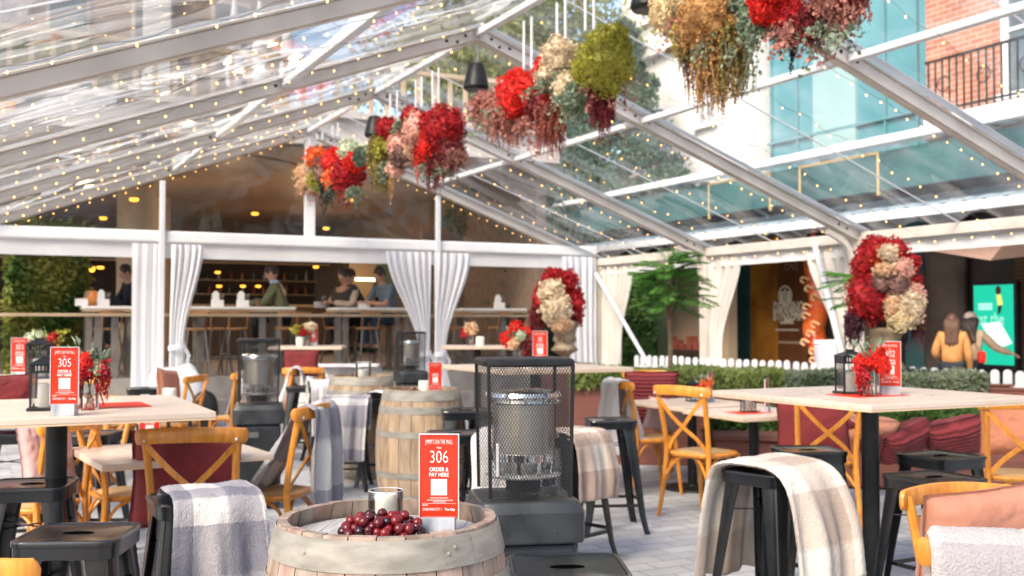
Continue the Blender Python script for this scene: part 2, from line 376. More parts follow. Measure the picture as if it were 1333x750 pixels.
_g = M['grape'].node_tree; _p = [n for n in _g.nodes if n.type == 'BSDF_PRINCIPLED'][0]
_oi = _g.nodes.new('ShaderNodeObjectInfo'); _cr = _g.nodes.new('ShaderNodeValToRGB'); _g.links.new(_oi.outputs['Random'], _cr.inputs[0]); _g.links.new(_cr.outputs[0], _p.inputs['Base Color'])
_cr.color_ramp.elements[0].color = (.012,.002,.007,1); _cr.color_ramp.elements[1].color = (.20,.007,.010,1)
M['edge'] = mat('acrylic edge', (.62,.60,.62), rough=.15)
def scuff(k, lo_, hi_):
    g_ = M[k].node_tree; p_ = [n for n in g_.nodes if n.type == 'BSDF_PRINCIPLED'][0]; t_ = g_.nodes.new('ShaderNodeTexCoord')
    n_ = g_.nodes.new('ShaderNodeTexNoise'); n_.inputs['Scale'].default_value = 9; n_.inputs['Detail'].default_value = 9; n_.inputs['Roughness'].default_value = .7; g_.links.new(t_.outputs['Object'], n_.inputs['Vector'])
    m_ = g_.nodes.new('ShaderNodeMapRange'); m_.inputs[1].default_value = .35; m_.inputs[2].default_value = .7; m_.inputs[3].default_value = lo_; m_.inputs[4].default_value = hi_
    g_.links.new(n_.outputs[0], m_.inputs[0]); g_.links.new(m_.outputs[0], p_.inputs['Roughness'])
scuff('black', .16, .30); scuff('darkgrey', .25, .6); scuff('honey', .22, .5); scuff('top', .25, .55)
def tl(o, label, cat, group=None): return tag(o, label, cat, group)

def TU(px, v):
    r = (px-666.5)/F
    return (r*(O0.y+AX.y*v) - O0.x - AX.x*v)/(BX.x - r*BX.y)
def TZ(px, py, v):
    w = T(TU(px, v), v); return P(px, py, w.y).z
def L3(px, py, v): return Vector((TU(px, v), v, TZ(px, py, v)))   # tent-frame coordinates
HP = R(0)
def TVL(px, u):
    r = (px-666.5)/F
    return (O0.x+BX.x*u - r*(O0.y+BX.y*u))/(r*AX.y-AX.x)
# ================================================================== SETTING: ground, paving
M['paving'] = brickmat('blue grey paving', (.32,.325,.335), (.44,.445,.45), (.26,.26,.265), 1.0, bw=.3, rh=.15, ms=.009, rough=.75, bump=.5)
M['dark_paver'] = mat('charcoal paver', (.20,.22,.25), (.28,.30,.33), rough=.75, scale=8, bump=.2)
M['ground'] = mat('ground', (.24,.24,.24), (.3,.3,.3), rough=.9, scale=.5)
g = MB(); g.sheet(lambda u, v: (-600+1200*u, -300+1300*v, -.01), 4, 4); struct(g.obj('ground', M['ground'], smooth=False))
pv = MB(); pv.sheet(lambda u, v: (-14+28*u, -22+27*v, 0), 8, 8)
o = struct(pv.obj('paving', M['paving'], smooth=False)); o.location = O0; o.rotation_euler.z = YAW
dk = MB(); rr = random.Random(3)
for k in range(46):
    u, v = rr.uniform(-5, 5), rr.uniform(-15, -.5)
    w = .6 if rr.random() < .25 else .3
    dk.box((round(u/.3)*.3+.3, round(v/.3)*.3+.15, .002), (w, .145, .004))
o = struct(dk.obj('paving_accents', M['dark_paver'], smooth=False)); o.location = O0; o.rotation_euler.z = YAW

# ================================================================== MARQUEE
tent = thing('marquee_tent', 'clear roofed marquee with pale aluminium frame spanning the whole terrace', 'marquee', O0, YAW)
def hroof(u): return RIDGE-(RIDGE-EAVE)*abs(u)/HALF
M['welt'] = mat('white film welt', (.72,.76,.80), (.8,.83,.86), rough=.4, trans=.5, scale=3)
NF = 7
BOLT = None
for i in range(NF):
    v = -3*i
    for sgn in (-1, 1):
        mb = MB()
        a = Vector((0, v, RIDGE)); b = Vector((sgn*HALF, v, EAVE))
        d = (b-a).normalized(); n = Vector((-d.z*sgn, 0, d.x*sgn))
        mb.bar([a-n*.05, b-n*.05], .11, .10, up=n)
        mb.bar([a+n*.012, b+n*.012], .14, .022, up=n)
        mb.bar([a-n*.105, b-n*.105], .05, .012, up=n)
        mb.obj('rafter', M['alu'], tent, bevel=.008, smooth=False)
        for t in (.03, .05, .07, .365, .40, .93, .955):
            q = a.lerp(b, t)-n*(.035 if t != .05 else .07)+Vector((0, -.056, 0))
            if not inview(Matrix.Translation(O0) @ Matrix.Rotation(YAW, 4, 'Z') @ q): continue
            if BOLT is None: bo = MB(); bo.ball((0,0,0), .016, 8, 6); ob = bo.obj('bolt', M['blackm'], tent); BOLT = ob.data
            else: ob = bpy.data.objects.new('bolt', BOLT); COL.objects.link(ob); ob.parent = tent
            ob.location = q
        for s2 in (-1, 1):
            wl = MB(); wl.bar([a+n*.026+Vector((0, s2*.125, 0)), b+n*.026+Vector((0, s2*.125, 0))], .10, .004, up=n); wl.obj('film_welt', M['welt'], tent, smooth=False)
        pm = MB(); pm.box((sgn*HALF, v, EAVE/2-.02), (.12, .15, EAVE-.04)); pm.box((sgn*HALF, v, .012), (.26, .26, .02))
        pm.obj('post', M['alu'], tent, bevel=.01, smooth=False)
        kn = MB(); kn.bar(spline([(sgn*(HALF-.5), v, EAVE+.01), (sgn*(HALF-.2), v, EAVE-.14), (sgn*(HALF-.05), v, EAVE-.45)], 4), .06, .05, up=(0,1,0)); kn.obj('knee_brace', M['alu'], tent, smooth=False)
    if i < NF-1:
        for sgn in (-1, 1):
            for fr_, th in ((.382, .07), (0.002, .07), (1.0, .12)):
                if fr_ == 0.002 and sgn == 1: continue
                u = sgn*HALF*fr_; mb = MB(); mb.box((u, v-1.5, hroof(u)-.05), (th, 2.86, .06 if fr_ < .9 else .12))
                mb.obj('purlin', M['alu_w'] if fr_ < .9 else M['alu'], tent, bevel=.006, smooth=False)
            rn = random.Random(i*10+sgn)
            ph = rn.uniform(0, 6)
            def panel(s, t, sgn=sgn, v=v, ph=ph):
                u = sgn*HALF*s; y = v-.06-2.88*t
                env = math.sin(PI*t)
                z = hroof(u)+.03-.05*env*math.sin(PI*s)
                lowfold = max(0, s-.55)/.45
                z += env*(.07*lowfold*math.sin(22*t+ph+7*s)+.012*math.sin(9*s*3+ph+6*t)) + .03*mnoise.noise(Vector((u*.9, y*.9, ph)))*env
                return (u, y, z)
            mb = MB(); mb.sheet(panel, 40, 28); mb.obj('roof_film', M['pvc'], tent, sharp=0)
            # centre keder strip and wire of each bay
            mb = MB(); mb.tube([(0, v-1.5, RIDGE-.03), (sgn*HALF, v-1.5, EAVE-.01)], .008, 5); mb.obj('stay_wire', M['alu_w'], tent)
# gable: beam, king post, thin posts, film
mb = MB(); mb.box((0, -.03, 2.635), (HALF*2-.1, .12, .17)); mb.obj('gable_beam', M['white_paint'], tent, bevel=.03, smooth=False)
mb = MB()
mb.sheet(lambda s, t: (-HALF+.08+(2*HALF-.16)*s, -.035+.004*math.sin(s*60), 2.545-.205*t), 120, 3); mb.obj('gable_valance', M['white_fab'], tent)
mb = MB(); mb.box((.03, -.02, (2.72+RIDGE-.08)/2), (.16, .06, RIDGE-.08-2.72)); mb.obj('king_post', M['white_paint'], tent, bevel=.01, smooth=False)
for u in (-2.09, 2.06):
    mb = MB(); mb.box((u, -.11, (hroof(u)-.16)/2), (.075, .05, hroof(u)-.16)); mb.box((u, -.11, .012), (.2,.2,.02)); mb.obj('gable_post', M['alu_w'], tent, bevel=.008, smooth=False)
for (u0, u1) in ((-HALF, -2.09), (-2.09, 0.03), (.03, 2.06), (2.06, HALF)):
    mb = MB()
    mb.sheet(lambda s, t: (u0+(u1-u0)*s, .03+.012*math.sin(7*s+3*t), 2.72+(hroof(u0+(u1-u0)*s)-.02-2.72)*t), 16, 8); mb.obj('gable_film', M['pvc_flat'], tent, sharp=0)
# right side: valance per bay, diagonal braces
for i in range(0, 6):
    v = -3*i
    mb = MB(); mb.sheet(lambda s, t: (HALF+.02+.012*math.sin(s*40), v-.08-2.84*s, EAVE-.03-.24*t), 40, 3); mb.obj('side_valance', M['white_fab'], tent)
for v0, z0, v1, z1 in ((-.15, 2.25, -1.75, .75), (TVL(1061,HALF-.12), 2.42, TVL(1118,HALF-.12), .2)):
    mb = MB(); mb.tube([(HALF-.12, v0, z0), (HALF-.12, v1, z1)], .033 if v0 > -2 else .038, 8); mb.obj('diagonal_brace', M['alu_w'], tent)

# ------------------------------------------------------------------ string lights (one thing per string)
M['wire'] = mat('dark wire', (.10,.10,.10), rough=.5)
M['wire_w'] = mat('pale wire', (.5,.55,.6), rough=.4)
M['bulb'] = emis('warm bulb', (1.0, .50, .12), 3.4)
bm_ = MB(); bm_.ball((0,0,-.012), (.0058,.0058,.008), 8, 6); bulb0 = bm_.obj('bulb', M['bulb']); BULB = bulb0.data; bpy.data.objects.remove(bulb0)
order = ['first','second','third','fourth','fifth','sixth','seventh']
def light_string(a, b, label, sag=.03, step=.2, seed=0, side=0):
    rn = random.Random(seed); a, b = Vector(a), Vector(b); n = max(4, int((b-a).length/step))
    Mx = Matrix.Translation(O0) @ Matrix.Rotation(YAW, 4, 'Z')
    pts = [a.lerp(b, k/(2*n))-Vector((0,0,sag*(.6+.4*math.sin(k*1.3+seed))*math.sin(PI*(k/(2*n))))) for k in range(2*n+1)]
    vis = [p for p in pts[1::2] if inview(Mx @ p, 15)]
    if len(vis) < 3: return
    root = thing('string_lights', label, 'string lights', O0, YAW, 'warm fairy light strings under the clear roof')
    mb = MB(); mb.tube(pts, .0018, 4); mb.obj('wire', M['wire'], root)
    for p in vis:
        o = bpy.data.objects.new('bulb', BULB); COL.objects.link(o); o.parent = root
        o.location = p+Vector((rn.uniform(-.01,.01), rn.uniform(-.02,.02), rn.uniform(-.02,0)))
        o.scale = (rn.uniform(.8, 1.15),)*3
fromback = ['the back gable','the second frame from the back','the third frame from the back','the fourth frame from the back','the fifth frame from the back','the nearest frame']
for i in range(0, 6):
    for sgn, sd_ in ((-1,'left'),(1,'right')):
        v = -3*i
        zo = .14
        light_string((sgn*.15, v+.07, RIDGE-zo-.04), (sgn*(HALF-.1), v+.07, EAVE-zo+.03), f'warm fairy lights clipped along the {sd_} rafter of {fromback[i]}', .02, .16, i*7+sgn)
        if i < 5:
            for k, f in enumerate((.33, .67)):
                vv = v-3*f
                light_string((sgn*.1, vv, RIDGE-.10), (sgn*(HALF-.1), vv, EAVE-.10), f"warm fairy lights across the {sd_} roof film, {['nearer the rear rafter of','nearer the front rafter of'][k]} the {['rearmost','second','third','fourth','fifth'][i]} bay", .06, .20, i*31+k*5+sgn)
for i in range(5):
    light_string((HALF-.13, -3*i-.2, EAVE-.14), (HALF-.13, -3*i-2.8, EAVE-.14), f"warm fairy lights along the right eave of the {['rearmost','second','third','fourth','fifth'][i]} bay", .03, .22, 100+i)

# ------------------------------------------------------------------ curtains
M['curtain'] = mat('white drape', (.80,.82,.86), (.86,.87,.90), rough=.75, scale=2, trans=.3, bump=.15, bscale=8)
M['curtain_w'] = mat('cream drape', (.80,.75,.69), (.86,.82,.77), rough=.75, scale=2, trans=.3, bump=.15, bscale=8)
def curtain(label, p0, along, prof, folds, m, amp=.05, group='white curtains tied back to the tent posts'):
    """prof: list of (z, left edge, right edge, amp) from the top down, edges measured in metres along `along` from p0"""
    al = Vector(along).normalized(); nr = Vector((-al.y, al.x, 0))
    zs = [q[0] for q in prof]
    def at(z):
        for k in range(len(prof)-1):
            if prof[k][0] >= z >= prof[k+1][0]:
                t = (prof[k][0]-z)/(prof[k][0]-prof[k+1][0]); t = t*t*(3-2*t)
                return [prof[k][j]+(prof[k+1][j]-prof[k][j])*t for j in (1,2,3)]
        return prof[-1][1:]
    ph = random.uniform(0, 6)
    def fn(s, t):
        z = zs[0]+(zs[-1]-zs[0])*t; l, r, a = at(z)
        w = abs(r-l)
        x = l+(r-l)*s
        f = math.sin(s*folds*2*PI+ph+.5*math.sin(t*4))+.35*math.sin(s*folds*4.6*PI+ph*2+t*2)
        return p0+al*(x+.012*math.cos(s*folds*2*PI+ph))+nr*(amp*a*f)+Vector((0,0,z))
    mb = MB(); mb.sheet(fn, int(folds*14), 40)
    root = thing('curtain', label, 'curtain', p0, 0, group)
    o = mb.obj('drape', m, root, sharp=0); o.matrix_parent_inverse = Matrix.Translation(-p0)
    return root, fn
def tieband(root, p0, along, z, l, r):
    al = Vector(along).normalized(); nr = Vector((-al.y, al.x, 0)); c = p0+al*((l+r)/2)+Vector((0,0,z))
    mb = MB(); n = 20; w = abs(r-l)/2+.015
    ring = [[c+al*(math.cos(a)*w*k2)+nr*(math.sin(a)*.075*k2)+Vector((0,0,dz+.02*math.cos(a))) for a in [2*PI*j/n for j in range(n)]] for dz, k2 in ((-.035,1),(0,1.04),(.035,1))]
    mb.loft(ring, cap=False)
    mb.bar([c+al*w*.9, c+al*(w+.05)+Vector((0,0,-.12)), c+al*(w+.02)+Vector((0,0,-.26))], .05, .012, up=nr)
    o = mb.obj('tie_band', M['curtain'], root); o.matrix_parent_inverse = Matrix.Translation(-p0)
gp = T(0, -.12)
def gcurt(label, l0, r0, l1, r1, l2, r2, zt=1.35, zb=.02, folds=6, tie=True, m=None, a0=.8):
    prof = [(2.53, l0, r0, a0*.7), (zt, l1, r1, .35*a0/.8), (zt-.15, l1, r1, .35*a0/.8), (zb, l2, r2, .8*a0/.8)]
    c, fn = curtain(label, gp, BX, prof, folds, m or M['curtain'])
    if tie: tieband(c, gp, BX, zt-.05, l1, r1)
def U0(px): return TU(px, -.12)
gcurt('straight white curtain panel hanging just left of the left gable post', U0(172), U0(213), U0(172), U0(212), U0(171), U0(214), folds=3, tie=False, a0=.2)
gcurt('white curtain tied back right of the left gable post', U0(222), U0(264), U0(221), U0(240), U0(219), U0(246), zt=1.15, folds=5)
gcurt('white curtain sweeping in from the left onto the middle gable post', U0(503), U0(561), U0(545), U0(560), U0(535), U0(561), zt=1.0, folds=6)
gcurt('white curtain sweeping in from the right onto the middle gable post', U0(565), U0(612), U0(566), U0(580), U0(565), U0(592), zt=1.0, folds=5)
gcurt('straight white curtain at the right end of the gable, behind the urn', U0(733), U0(776), U0(738), U0(776), U0(738), U0(777), folds=5, tie=False)
sp0 = T(HALF+.04, 0)
def scurt(label, l0, r0, l1, r1, l2, r2, zt=1.1, folds=5):
    prof = [(EAVE-.08, l0, r0, .8), (zt, l1, r1, .6), (.02, l2, r2, .9)]
    curtain(label, sp0, -AX, prof, folds, M['curtain_w'])
scurt('cream curtain at the rear corner of the right side beside the hedge opening', .1, 1.0, .1, .65, .1, .55)
scurt('cream curtain tied behind the right side post left of the brown shop window', 2.75, 3.75, 2.85, 3.3, 2.85, 3.25)
scurt('cream curtain right of the brown shop window with an orange sculpture beyond', 5.05, 5.9, 5.6, 5.95, 5.6, 5.95)
# cloth covered weight and bag at the left gable post
def softbox(label, name, cat, loc, d, m, rz=0, seed=1, sq=4, wr=.03, n=36):
    mb = MB(); 
    def fn(s, t):
        a = 2*PI*s; th = PI*t-PI/2
        c, s_ = math.cos(a), math.sin(a); k = (abs(c)**sq+abs(s_)**sq)**(-1/sq)
        kz = (abs(math.cos(th))**3.5+abs(math.sin(th))**3.5)**(-1/3.5)
        p = Vector((d[0]/2*c*k*math.cos(th)*kz, d[1]/2*s_*k*math.cos(th)*kz, d[2]/2+d[2]/2*math.sin(th)*kz))
        q = mnoise.noise(Vector((p.x*5+seed, p.y*5, p.z*3)))
        return p*(1+wr*q*2)+Vector((0, 0, 0))
    mb.sheet(fn, n, n//2); o = mb.obj(name, m, sharp=0); o.location = loc; o.rotation_euler.z = rz
    return tag(o, label, cat)
p = T(U0(224), -.45); softbox('white cloth shroud bundled over the foot of the left gable post', 'covered_weight', 'cover', (p.x, p.y, 0), (.72,.5,.82), M['curtain'], YAW, wr=.05)
p = T(TU(268, -.9), -.9)
bag = thing('backpack', 'black backpack slumped on the paving beside the shrouded gable post', 'backpack', (p.x, p.y, 0), .2)
o = softbox(None, 'body', None, (0,0,0), (.34,.22,.5), M['blackm'], wr=.05); o.parent = bag
o = softbox(None, 'front_pocket', None, (0,-.12,.05), (.25,.1,.22), M['blackm'], wr=.04); o.parent = bag
for s_ in (-1, 1):
    mb = MB(); mb.bar(spline([(s_*.09,.1,.45),(s_*.1,.18,.3),(s_*.11,.11,.08)],5), .045, .012, up=(0,1,0)); mb.obj('shoulder_strap', M['blackm'], bag)
mb = MB(); mb.tube(spline([(-.04,0,.49),(0,0,.55),(.04,0,.49)],5), .008, 6); mb.obj('handle', M['blackm'], bag)

# hanging black pendants on the ridge
pend = thing('pendant_speaker', 'black bell shaped pendant below the third frame from the back', 'pendant', T(0, -6, RIDGE-.16), 0, 'black pendants on the ridge')
mb = MB(); mb.tube([(0,0,0),(.02,0,-.1),(0,0,-.18)], .006, 5); mb.tube([(0,0,-.0),(-.03,0,-.1),(-.01,0,-.18)], .003, 4); mb.obj('cable', M['wire_w'], pend)
mb = MB(); mb.lathe([(.02,-.17),(.066,-.18),(.082,-.20),(.122,-.37),(.130,-.41),(.115,-.435),(.02,-.44)], 24); mb.obj('housing', M['blackm'], pend)
mb = MB(); mb.lathe([(.10,-.436),(.10,-.445),(.02,-.448)], 24); mb.obj('grille', M['wire'], pend)
dup(pend, T(0, -3, RIDGE-.16), .4, 'black bell shaped pendant between the two rear flower garlands')
dup(pend, T(0, -9, RIDGE-.16), .9, 'black pendant mostly cut off by the top edge of the picture')

# ================================================================== FLOWERS
def fmat(n, a, b, rough=.7): M[n] = mat(n, tuple(q*.88 for q in a), tuple(min(.9, q*1.12) for q in b), rough=rough, scale=22, trans=.15, lo=.3, hi=.7, detail=2)
fmat('crimson petals', (.26,.004,.010), (.56,.014,.018)); fmat('scarlet petals', (.60,.012,.008), (.80,.03,.015))
fmat('orange petals', (.75,.10,.02), (.85,.20,.04)); fmat('blush petals', (.72,.36,.28), (.82,.50,.40))
fmat('cream petals', (.70,.52,.34), (.84,.70,.52)); fmat('peach petals', (.78,.45,.25), (.85,.6,.4))
fmat('lime petals', (.24,.235,.025), (.52,.48,.07)); fmat('olive amaranth', (.14,.12,.03), (.30,.22,.06))
fmat('gold seed heads', (.34,.16,.05), (.62,.36,.13)); fmat('burgundy beads', (.12,.008,.015), (.28,.03,.035))
fmat('rust strands', (.28,.06,.04), (.42,.13,.09)); fmat('dusky pink sprays', (.34,.12,.09), (.56,.26,.2))
fmat('dark green beads', (.02,.03,.025), (.05,.06,.05)); fmat('mauve thistle', (.17,.09,.08), (.32,.18,.14))
fmat('pale green petals', (.48,.56,.36), (.65,.70,.5)); fmat('bleached gold', (.80,.55,.28), (.9,.74,.5)); fmat('plum beads', (.05,.012,.025), (.11,.03,.05))
fmat('sage leaves', (.15,.21,.13), (.26,.32,.22))
def rnd_dir(rn):
    while True:
        v = Vector((rn.uniform(-1,1), rn.uniform(-1,1), rn.uniform(-1,1)))
        if .1 < v.length < 1: return v.normalized()
def blob(c, r, m, parent, rn, size=.03, dens=1.0, name='flower_head', rough=.20, core=None):
    """ruffled head: petal cups over a lumpy ellipsoid"""
    c = Vector(c); mb = MB()
    rr = r if isinstance(r, (tuple, list)) else (r, r, r)
    s_ = rn.uniform(0, 99)
    def lump(d): return 1+rough*1.6*mnoise.noise(d*2.3+Vector((s_,0,0)))+rough*.8*mnoise.noise(d*6+Vector((s_,3,0)))
    area = 4*PI*((rr[0]*rr[1]+rr[0]*rr[2]+rr[1]*rr[2])/3)
    n = int(dens*1.6*area/(size*size)); n = min(n, 2600)
    mb2 = MB(); mb.cur = 0
    for k in range(n):
        d = rnd_dir(rn); q = lump(d)*rn.uniform(.86, 1.03)
        p = c+Vector((d.x*rr[0]*q, d.y*rr[1]*q, d.z*rr[2]*q))
        nn = (d+rnd_dir(rn)*.75).normalized(); t = nn.cross(rnd_dir(rn)).normalized(); b = nn.cross(t)
        z = size*rn.uniform(.6, 1.15)
        mb.add([p-nn*z*.2, p+t*z*.55+nn*z*.25, p+b*z*.6+nn*z*.38, p-t*z*.5+nn*z*.25, p-b*z*.55+nn*z*.3], [(0,1,2),(0,2,3),(0,3,4),(0,4,1)])
    nu, nv = 14, 9; vs = []
    for i in range(nv+1):
        for j in range(nu):
            th, a = PI*i/nv, 2*PI*j/nu; d = Vector((math.sin(th)*math.cos(a), math.sin(th)*math.sin(a), math.cos(th))); q = lump(d)*.86
            vs.append(c+Vector((d.x*rr[0]*q, d.y*rr[1]*q, d.z*rr[2]*q)))
    mb.add(vs, [(i*nu+j, (i+1)*nu+j, (i+1)*nu+(j+1)%nu, i*nu+(j+1)%nu) for i in range(nv) for j in range(nu)])
    o = mb.obj(name, M[m] if isinstance(m, str) else m, parent, smooth=False)
    return o
def trail(c, length, spread, m, parent, rn, n=10, bead=.012, name='trailing_strand', out=.0):
    """hanging tassels made of small beads or seeds along thin drooping stems"""
    c = Vector(c); mb = MB()
    for k in range(n):
        a = rn.uniform(0, 2*PI); r0 = spread*math.sqrt(rn.random()); L_ = length*rn.uniform(.65, 1.3)*(1-.3*r0/max(spread, 1e-3))
        p0 = c+Vector((math.cos(a)*r0, math.sin(a)*r0, rn.uniform(-.02, .04)))
        sw = Vector((math.cos(a), math.sin(a), 0))*out*rn.random()
        steps = max(4, int(L_/(bead*1.3))); pts = []
        for j in range(steps+1):
            t = j/steps
            p = p0+sw*math.sqrt(t)+Vector((.012*math.sin(5*t+k), .012*math.cos(4*t+k*2), -L_*t)); pts.append(p)
            w = bead*(1.15-.6*t)
            for q in range(2):
                e = p+rnd_dir(rn)*w*.9; d1, d2, d3 = rnd_dir(rn)*w, rnd_dir(rn)*w, rnd_dir(rn)*w
                mb.add([e+d1, e+d2, e-d1, e+d3-d2], [(0,1,2),(0,2,3),(0,3,1)])
        mb.tube(pts[::max(1, steps//5)], bead*.25, 3, cap=False)
    return mb.obj(name, M[m], parent, smooth=False)
def sprays(c, r, m, parent, rn, n=60, size=.022, down=.4, name='flower_spray'):
    """loose airy sprays radiating out and drooping"""
    c = Vector(c); mb = MB()
    for k in range(n):
        d = rnd_dir(rn); d.z = d.z*.7-down*.3; L_ = r*rn.uniform(.5, 1.1); pts = []
        for j in range(7):
            t = j/6; p = c+d*L_*t+Vector((0,0,-down*L_*t*t)); pts.append(p)
            if t > .3:
                for q in range(4):
                    e = p+rnd_dir(rn)*size*1.6; nn = rnd_dir(rn); t_ = nn.cross(rnd_dir(rn)).normalized(); b = nn.cross(t_); z = size*rn.uniform(.5,1)
                    mb.add([e+t_*z, e+b*z, e-t_*z, e-b*z], [(0,1,2,3)])
        mb.tube(pts[::2], size*.12, 3, cap=False)
    return mb.obj(name, M[m], parent, smooth=False)
def ridge_depth(px):
    r = (px-666.5)/F; v = (O0.x-O0.y*r)/( .4495+.8933*r) if False else (O0.x - r*O0.y)/(r*AX.y-AX.x)
    return (O0+AX*v).y
def garland(label, heads, trails, sprs, ropes, seed):
    rn = random.Random(seed)
    c = P(heads[0][0], heads[0][1], ridge_depth(heads[0][0]))
    root = thing('hanging_flower_garland', label, 'flowers', c, 0, 'flower garlands hung below the ridge')
    def fix(o): o.matrix_parent_inverse = Matrix.Translation(-c); return o
    pxs = [h[0] for h in heads]; lo, hi = min(pxs), max(pxs)
    d0 = ridge_depth((lo+hi)/2)
    bar = MB(); a = P(lo, heads[0][6] if len(heads[0]) > 6 else heads[0][1], ridge_depth(lo)); b = P(hi, heads[-1][1], ridge_depth(hi)); zc = (a.z+b.z)/2
    bar.tube([v3(a, zc), v3(b, zc)], .02, 6); fix(bar.obj('support_bar', M['bark'], root))
    for (px, py, rx, rz, m, sz, *_) in heads:
        d = ridge_depth(px)+(_[1] if len(_) > 1 else rn.uniform(-.1, .1)); k = d/F
        fix(blob(P(px, py, d), (rx*k, (rx*k+rz*k)/2*.9, rz*k), m, root, rn, sz))
    for (px, py, ln, sp, m, n, bd) in trails:
        d = ridge_depth(px); k = d/F; fix(trail(P(px, py, d), ln*k, sp*k, m, root, rn, n, bd))
    for (px, py, r, m, n, sz) in sprs:
        d = ridge_depth(px); k = d/F; fix(sprays(P(px, py, d), r*k, m, root, rn, n, sz))
    for q in range(5):
        px = lo+(hi-lo)*(q+.5)/5; py = heads[min(q*len(heads)//5, len(heads)-1)][1]; d = ridge_depth(px); k = d/F
        fix(sprays(P(px, py+10, d), (hi-lo)*.22*k, ('sage leaves','dusky pink sprays','sage leaves')[(q+seed)%3], root, rn, 16, .020, .5, 'leaf_spray'))
    for (px, py) in ropes:
        d = ridge_depth(px); p = P(px, py, d); mb = MB()
        top = RIDGE-.17
        mb.tube([p, Vector((p.x+.0, p.y, top))], .012, 6); fix(mb.obj('rope', M['curtain'], root))
    return root
garland('rearmost hanging flowers, small orange and red heads with cream hydrangea at left',
    [(400,232,16,20,'peach petals',.05), (412,205,16,14,'orange petals',.05), (424,222,15,18,'mauve thistle',.05), (437,213,18,22,'scarlet petals',.05),
     (452,228,22,24,'crimson petals',.045), (455,196,15,14,'pale green petals',.05), (462,212,14,14,'scarlet petals',.05), (396,240,13,12,'bleached gold',.05), (416,236,16,14,'lime petals',.045), (469,205,9,12,'sage leaves',.05), (406,218,10,12,'cream petals',.05)],
    [(424,238,38,10,'dark green beads',16,.02), (447,240,42,10,'rust strands',22,.015), (434,240,26,12,'dark green beads',10,.02)],
    [(440,222,20,'orange petals',30,.03)],
    [(396,190),(403,190),(413,182),(420,182),(433,178),(440,178)], 1)
garland('second garland from the back, crimson mass right of blush and olive heads',
    [(495,205,17,30,'olive amaranth',.035), (505,167,15,14,'crimson petals',.035), (535,151,13,13,'crimson petals',.035), (520,188,15,17,'blush petals',.04), (543,170,18,22,'blush petals',.04),
     (540,190,14,17,'peach petals',.04), (578,168,28,32,'crimson petals',.032), (588,200,20,20,'burgundy beads',.03), (560,190,15,25,'scarlet petals',.032), (522,205,14,15,'mauve thistle',.045), (560,160,16,16,'crimson petals',.035), (515,220,12,12,'blush petals',.045)],
    [(497,222,30,14,'olive amaranth',40,.016), (545,190,50,6,'scarlet petals',14,.018), (566,205,46,13,'burgundy beads',34,.016), (580,210,24,16,'rust strands',20,.016), (510,220,44,3,'gold seed heads',3,.014), (488,220,36,3,'dark green beads',3,.018)],
    [(592,200,20,'dusky pink sprays',40,.02), (498,185,22,'lime petals',30,.02)],
    [(508,152),(517,152),(541,140),(549,140),(563,140),(571,140)], 2)
garland('third garland from the back, scarlet and cream heads under a big lime green one',
    [(632,135,17,18,'dusky pink sprays',.028), (674,122,28,32,'scarlet petals',.028), (645,150,20,20,'dusky pink sprays',.028), (706,90,12,18,'scarlet petals',.028), (728,72,24,24,'cream petals',.03), (716,98,20,24,'cream petals',.03),
     (789,80,38,44,'lime petals',.024), (802,44,17,13,'lime petals',.024), (742,115,22,22,'cream petals',.03), (752,125,18,20,'sage leaves',.035), (700,140,16,20,'burgundy beads',.025), (765,95,22,26,'lime petals',.024), (742,142,12,12,'pale green petals',.03), (735,100,16,16,'pale green petals',.035)],
    [(716,140,66,20,'rust strands',110,.010), (712,128,45,8,'crimson petals',26,.013), (784,108,70,17,'burgundy beads',70,.014), (660,150,40,30,'dusky pink sprays',50,.013), (630,140,34,17,'dusky pink sprays',40,.013)],
    [(634,130,32,'dusky pink sprays',90,.016), (660,155,30,'dusky pink sprays',60,.016), (745,120,24,'sage leaves',30,.022)],
    [(682,90),(692,90),(725,50),(736,50),(762,40),(773,40)], 3)
garland('nearest garland cut off by the top edge, golden cascade beside scarlet heads',
    [(868,18,24,26,'bleached gold',.022), (893,-4,26,24,'bleached gold',.022), (925,25,42,48,'gold seed heads',.024), (910,58,30,32,'olive amaranth',.022), (960,6,20,16,'sage leaves',.03), (975,28,18,18,'sage leaves',.03),
     (1008,8,34,28,'scarlet petals',.024), (1020,-14,36,24,'scarlet petals',.024), (1035,24,20,26,'crimson petals',.022), (1082,2,30,22,'dusky pink sprays',.022), (1108,-14,26,24,'crimson petals',.022), (1062,22,24,20,'burgundy beads',.02), (958,45,26,30,'gold seed heads',.018), (995,34,14,14,'mauve thistle',.025)],
    [(932,50,98,36,'gold seed heads',85,.0155), (955,40,96,26,'olive amaranth',34,.014), (905,45,80,22,'mauve thistle',22,.014), (885,30,60,12,'lime petals',22,.009), (1012,25,50,4,'dark green beads',6,.014), (1031,38,58,7,'dark green beads',9,.014), (1100,5,36,32,'dusky pink sprays',50,.011), (1060,25,34,22,'burgundy beads',40,.012)],
    [(1090,8,34,'dusky pink sprays',80,.014), (1062,28,26,'burgundy beads',50,.012), (925,40,46,'gold seed heads',90,.012), (870,20,26,'bleached gold',50,.015)],
    [(905,-30),(917,-30),(985,-40),(1050,-40),(1060,-40)], 4)

